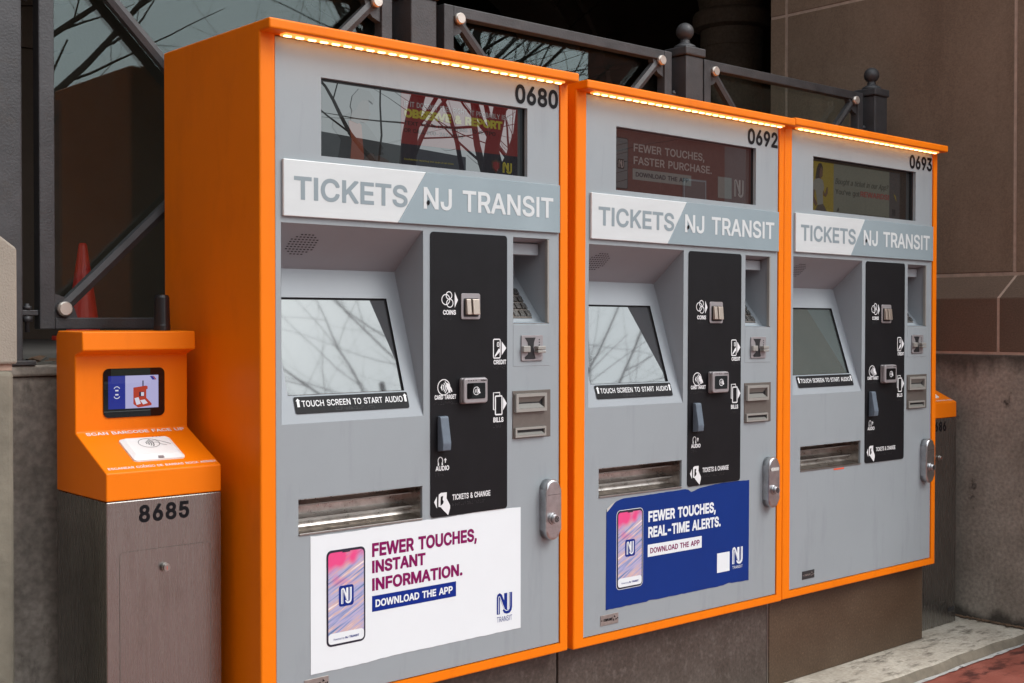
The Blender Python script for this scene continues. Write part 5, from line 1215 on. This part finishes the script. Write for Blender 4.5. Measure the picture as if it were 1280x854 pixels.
# ------------------------------------------------------------------ the street opposite, seen in the glass
def bare_tree(x, y, h, seed, label, stems=2, spread=.5, r0=.17):
    t = thing('bare_tree', label, 'tree', (x, y, 0), group='bare street trees across the pavement')
    rnd = random.Random(seed); tg = bmesh.new(); cg = bmesh.new()
    def seg(g, a, b, ra, rb, n):
        d = (b - a).normalized(); u = d.orthogonal().normalized(); v = d.cross(u)
        A = [g.verts.new(a + (u * math.cos(2 * PI * i / n) + v * math.sin(2 * PI * i / n)) * ra) for i in range(n)]
        B = [g.verts.new(b + (u * math.cos(2 * PI * i / n) + v * math.sin(2 * PI * i / n)) * rb) for i in range(n)]
        for i in range(n): g.faces.new((A[i], A[(i + 1) % n], B[(i + 1) % n], B[i])).smooth = True
    def grow(p, d, L, r, lev):
        n = 5 if lev < 3 else 3; k = max(3, int(L / .28)); q = p
        for i in range(k):
            d = (d + Vector((rnd.uniform(-1, 1), rnd.uniform(-1, 1), rnd.uniform(-.5, .8))) * .13).normalized()
            nx = q + d * (L / k); ra = r * (1 - .78 * i / k); rb = r * (1 - .78 * (i + 1) / k)
            seg(tg if lev == 0 else cg, q, nx, ra, rb, 9 if lev == 0 else n)
            q = nx
            if lev < 4 and i >= (1 if lev else k // 3) and rnd.random() < (.7, .55, .5, .35)[lev]:
                for _ in range(1):
                    a = rnd.uniform(0, 2 * PI); s = rnd.uniform(.55, 1.15)
                    o = d.orthogonal().normalized(); o = (o * math.cos(a) + d.cross(o) * math.sin(a))
                    nd = (d * math.cos(s) + o * math.sin(s) + Vector((0, 0, .12))).normalized()
                    grow(q, nd, L * rnd.uniform(.42, .68), rb * rnd.uniform(.32, .55), lev + 1)
    for s in range(stems):
        a = 2 * PI * s / stems + rnd.random(); tilt = spread * rnd.uniform(.5, 1) if stems > 1 else .06
        grow(Vector((.1 * math.cos(a), .1 * math.sin(a), 0)), Vector((math.cos(a) * tilt, math.sin(a) * tilt, 1)).normalized(), h * rnd.uniform(.8, 1), r0, 0)
    obj('trunk', tg, M['bark'], t); obj('branches', cg, M['bark'], t)
bare_tree(7.6, -4.4, 7.0, 4, 'bare tree mirrored in the display of the leftmost machine', 3, .42, .13)
bare_tree(5.6, -9.8, 7.5, 9, 'bare tree mirrored in the glass above the kiosk', 1, .3, .20)
bare_tree(15.5, -12.5, 8.0, 23, 'bare tree mirrored in the railing glass above the machines', 1, .3, .16)

def building(x0, x1, y0, y1, h, m, label, rows, wcol, gap=None):
    b = thing('street_building', label, 'building', ((x0 + x1) / 2, y1, 0)); cx = (x0 + x1) / 2
    obj('wall', bx(x0 - cx, x1 - cx, y0 - y1, 0, -.1, h), m, b)
    obj('parapet', bx(x0 - cx - .15, x1 - cx + .15, y0 - y1 - .15, .15, h + .002, h + .5, bev=.03), M['brick_grey'], b)
    n = int((x1 - x0) / 3); 
    for r in range(rows):
        for k in range(n):
            u = x0 - cx + (k + .5) * (x1 - x0) / n; zz = 1.0 + r * 3.4
            f = obj('window_frame', bx(u - .62, u + .62, .01, .07, zz - .05, zz + 1.95), M['sign_grey'], b)
            g = bx(u - .55, u + .55, .071, .08, zz, zz + 1.88); obj('window_pane', g, M['win'], f)
    return b
building(33, 36.5, -26.5, -24, 17, M['brick'], 'narrow red brick tower across the street to the right', 4, None)
building(-40, 3, -45, -24, 9, M['brick_grey'], 'long grey building across the street to the left', 2, None)
building(37, 66, -34, -24.6, 8.2, M['brick_grey'], 'low grey building beside the brick tower across the street', 1, None)
# footbridge: brick pier, deck with parapet, stair stringer
fb = thing('footbridge', 'grey footbridge on a brick pier across the street', 'bridge', (12.0, -20.6, 0))
obj('brick_pier', bx(-2.9, -.6, -1.6, .6, 0, 6.2), M['brick'], fb)
obj('deck', bx(-.6, 9, -1.4, .4, 3.9, 4.5), M['brick_grey'], fb)
g = bmesh.new(); prism(g, [(-.6, 6.1), (-.6, 4.5), (9, 4.5), (9, 5.6)], 'y', .2, .4); obj('parapet', g, M['brick_grey'], fb)
g = bmesh.new(); prism(g, [(-.5, 5.2), (-.5, 4.6), (7, .2), (7.8, .2)], 'y', .42, .62); obj('stair_stringer', g, M['brick_grey'], fb)
obj('brick_pier', bx(8.2, 9.4, -1.4, .4, 0, 3.89), M['brick'], fb)
sg = thing('traffic_signal', 'traffic signal on a pole across the street showing red', 'traffic light', (17.0, -33.0, 0))
g = bmesh.new(); cyl(g, (0, 0, 0), (0, 0, 4.6), .08, .06, 12); obj('pole', g, M['railing'], sg)
obj('housing', bx(-.17, .17, .07, .30, 2.6, 3.7, bev=.03), M['amber'], sg)
g = bmesh.new(); cyl(g, (0, .30, 3.5), (0, .33, 3.5), .12, .12, 16); obj('red_lamp', g, M['redlamp'], sg)
g = bmesh.new(); cyl(g, (0, .30, 3.15), (0, .33, 3.15), .12, .12, 16); obj('dark_lamp', g, M['darkslot'], sg)
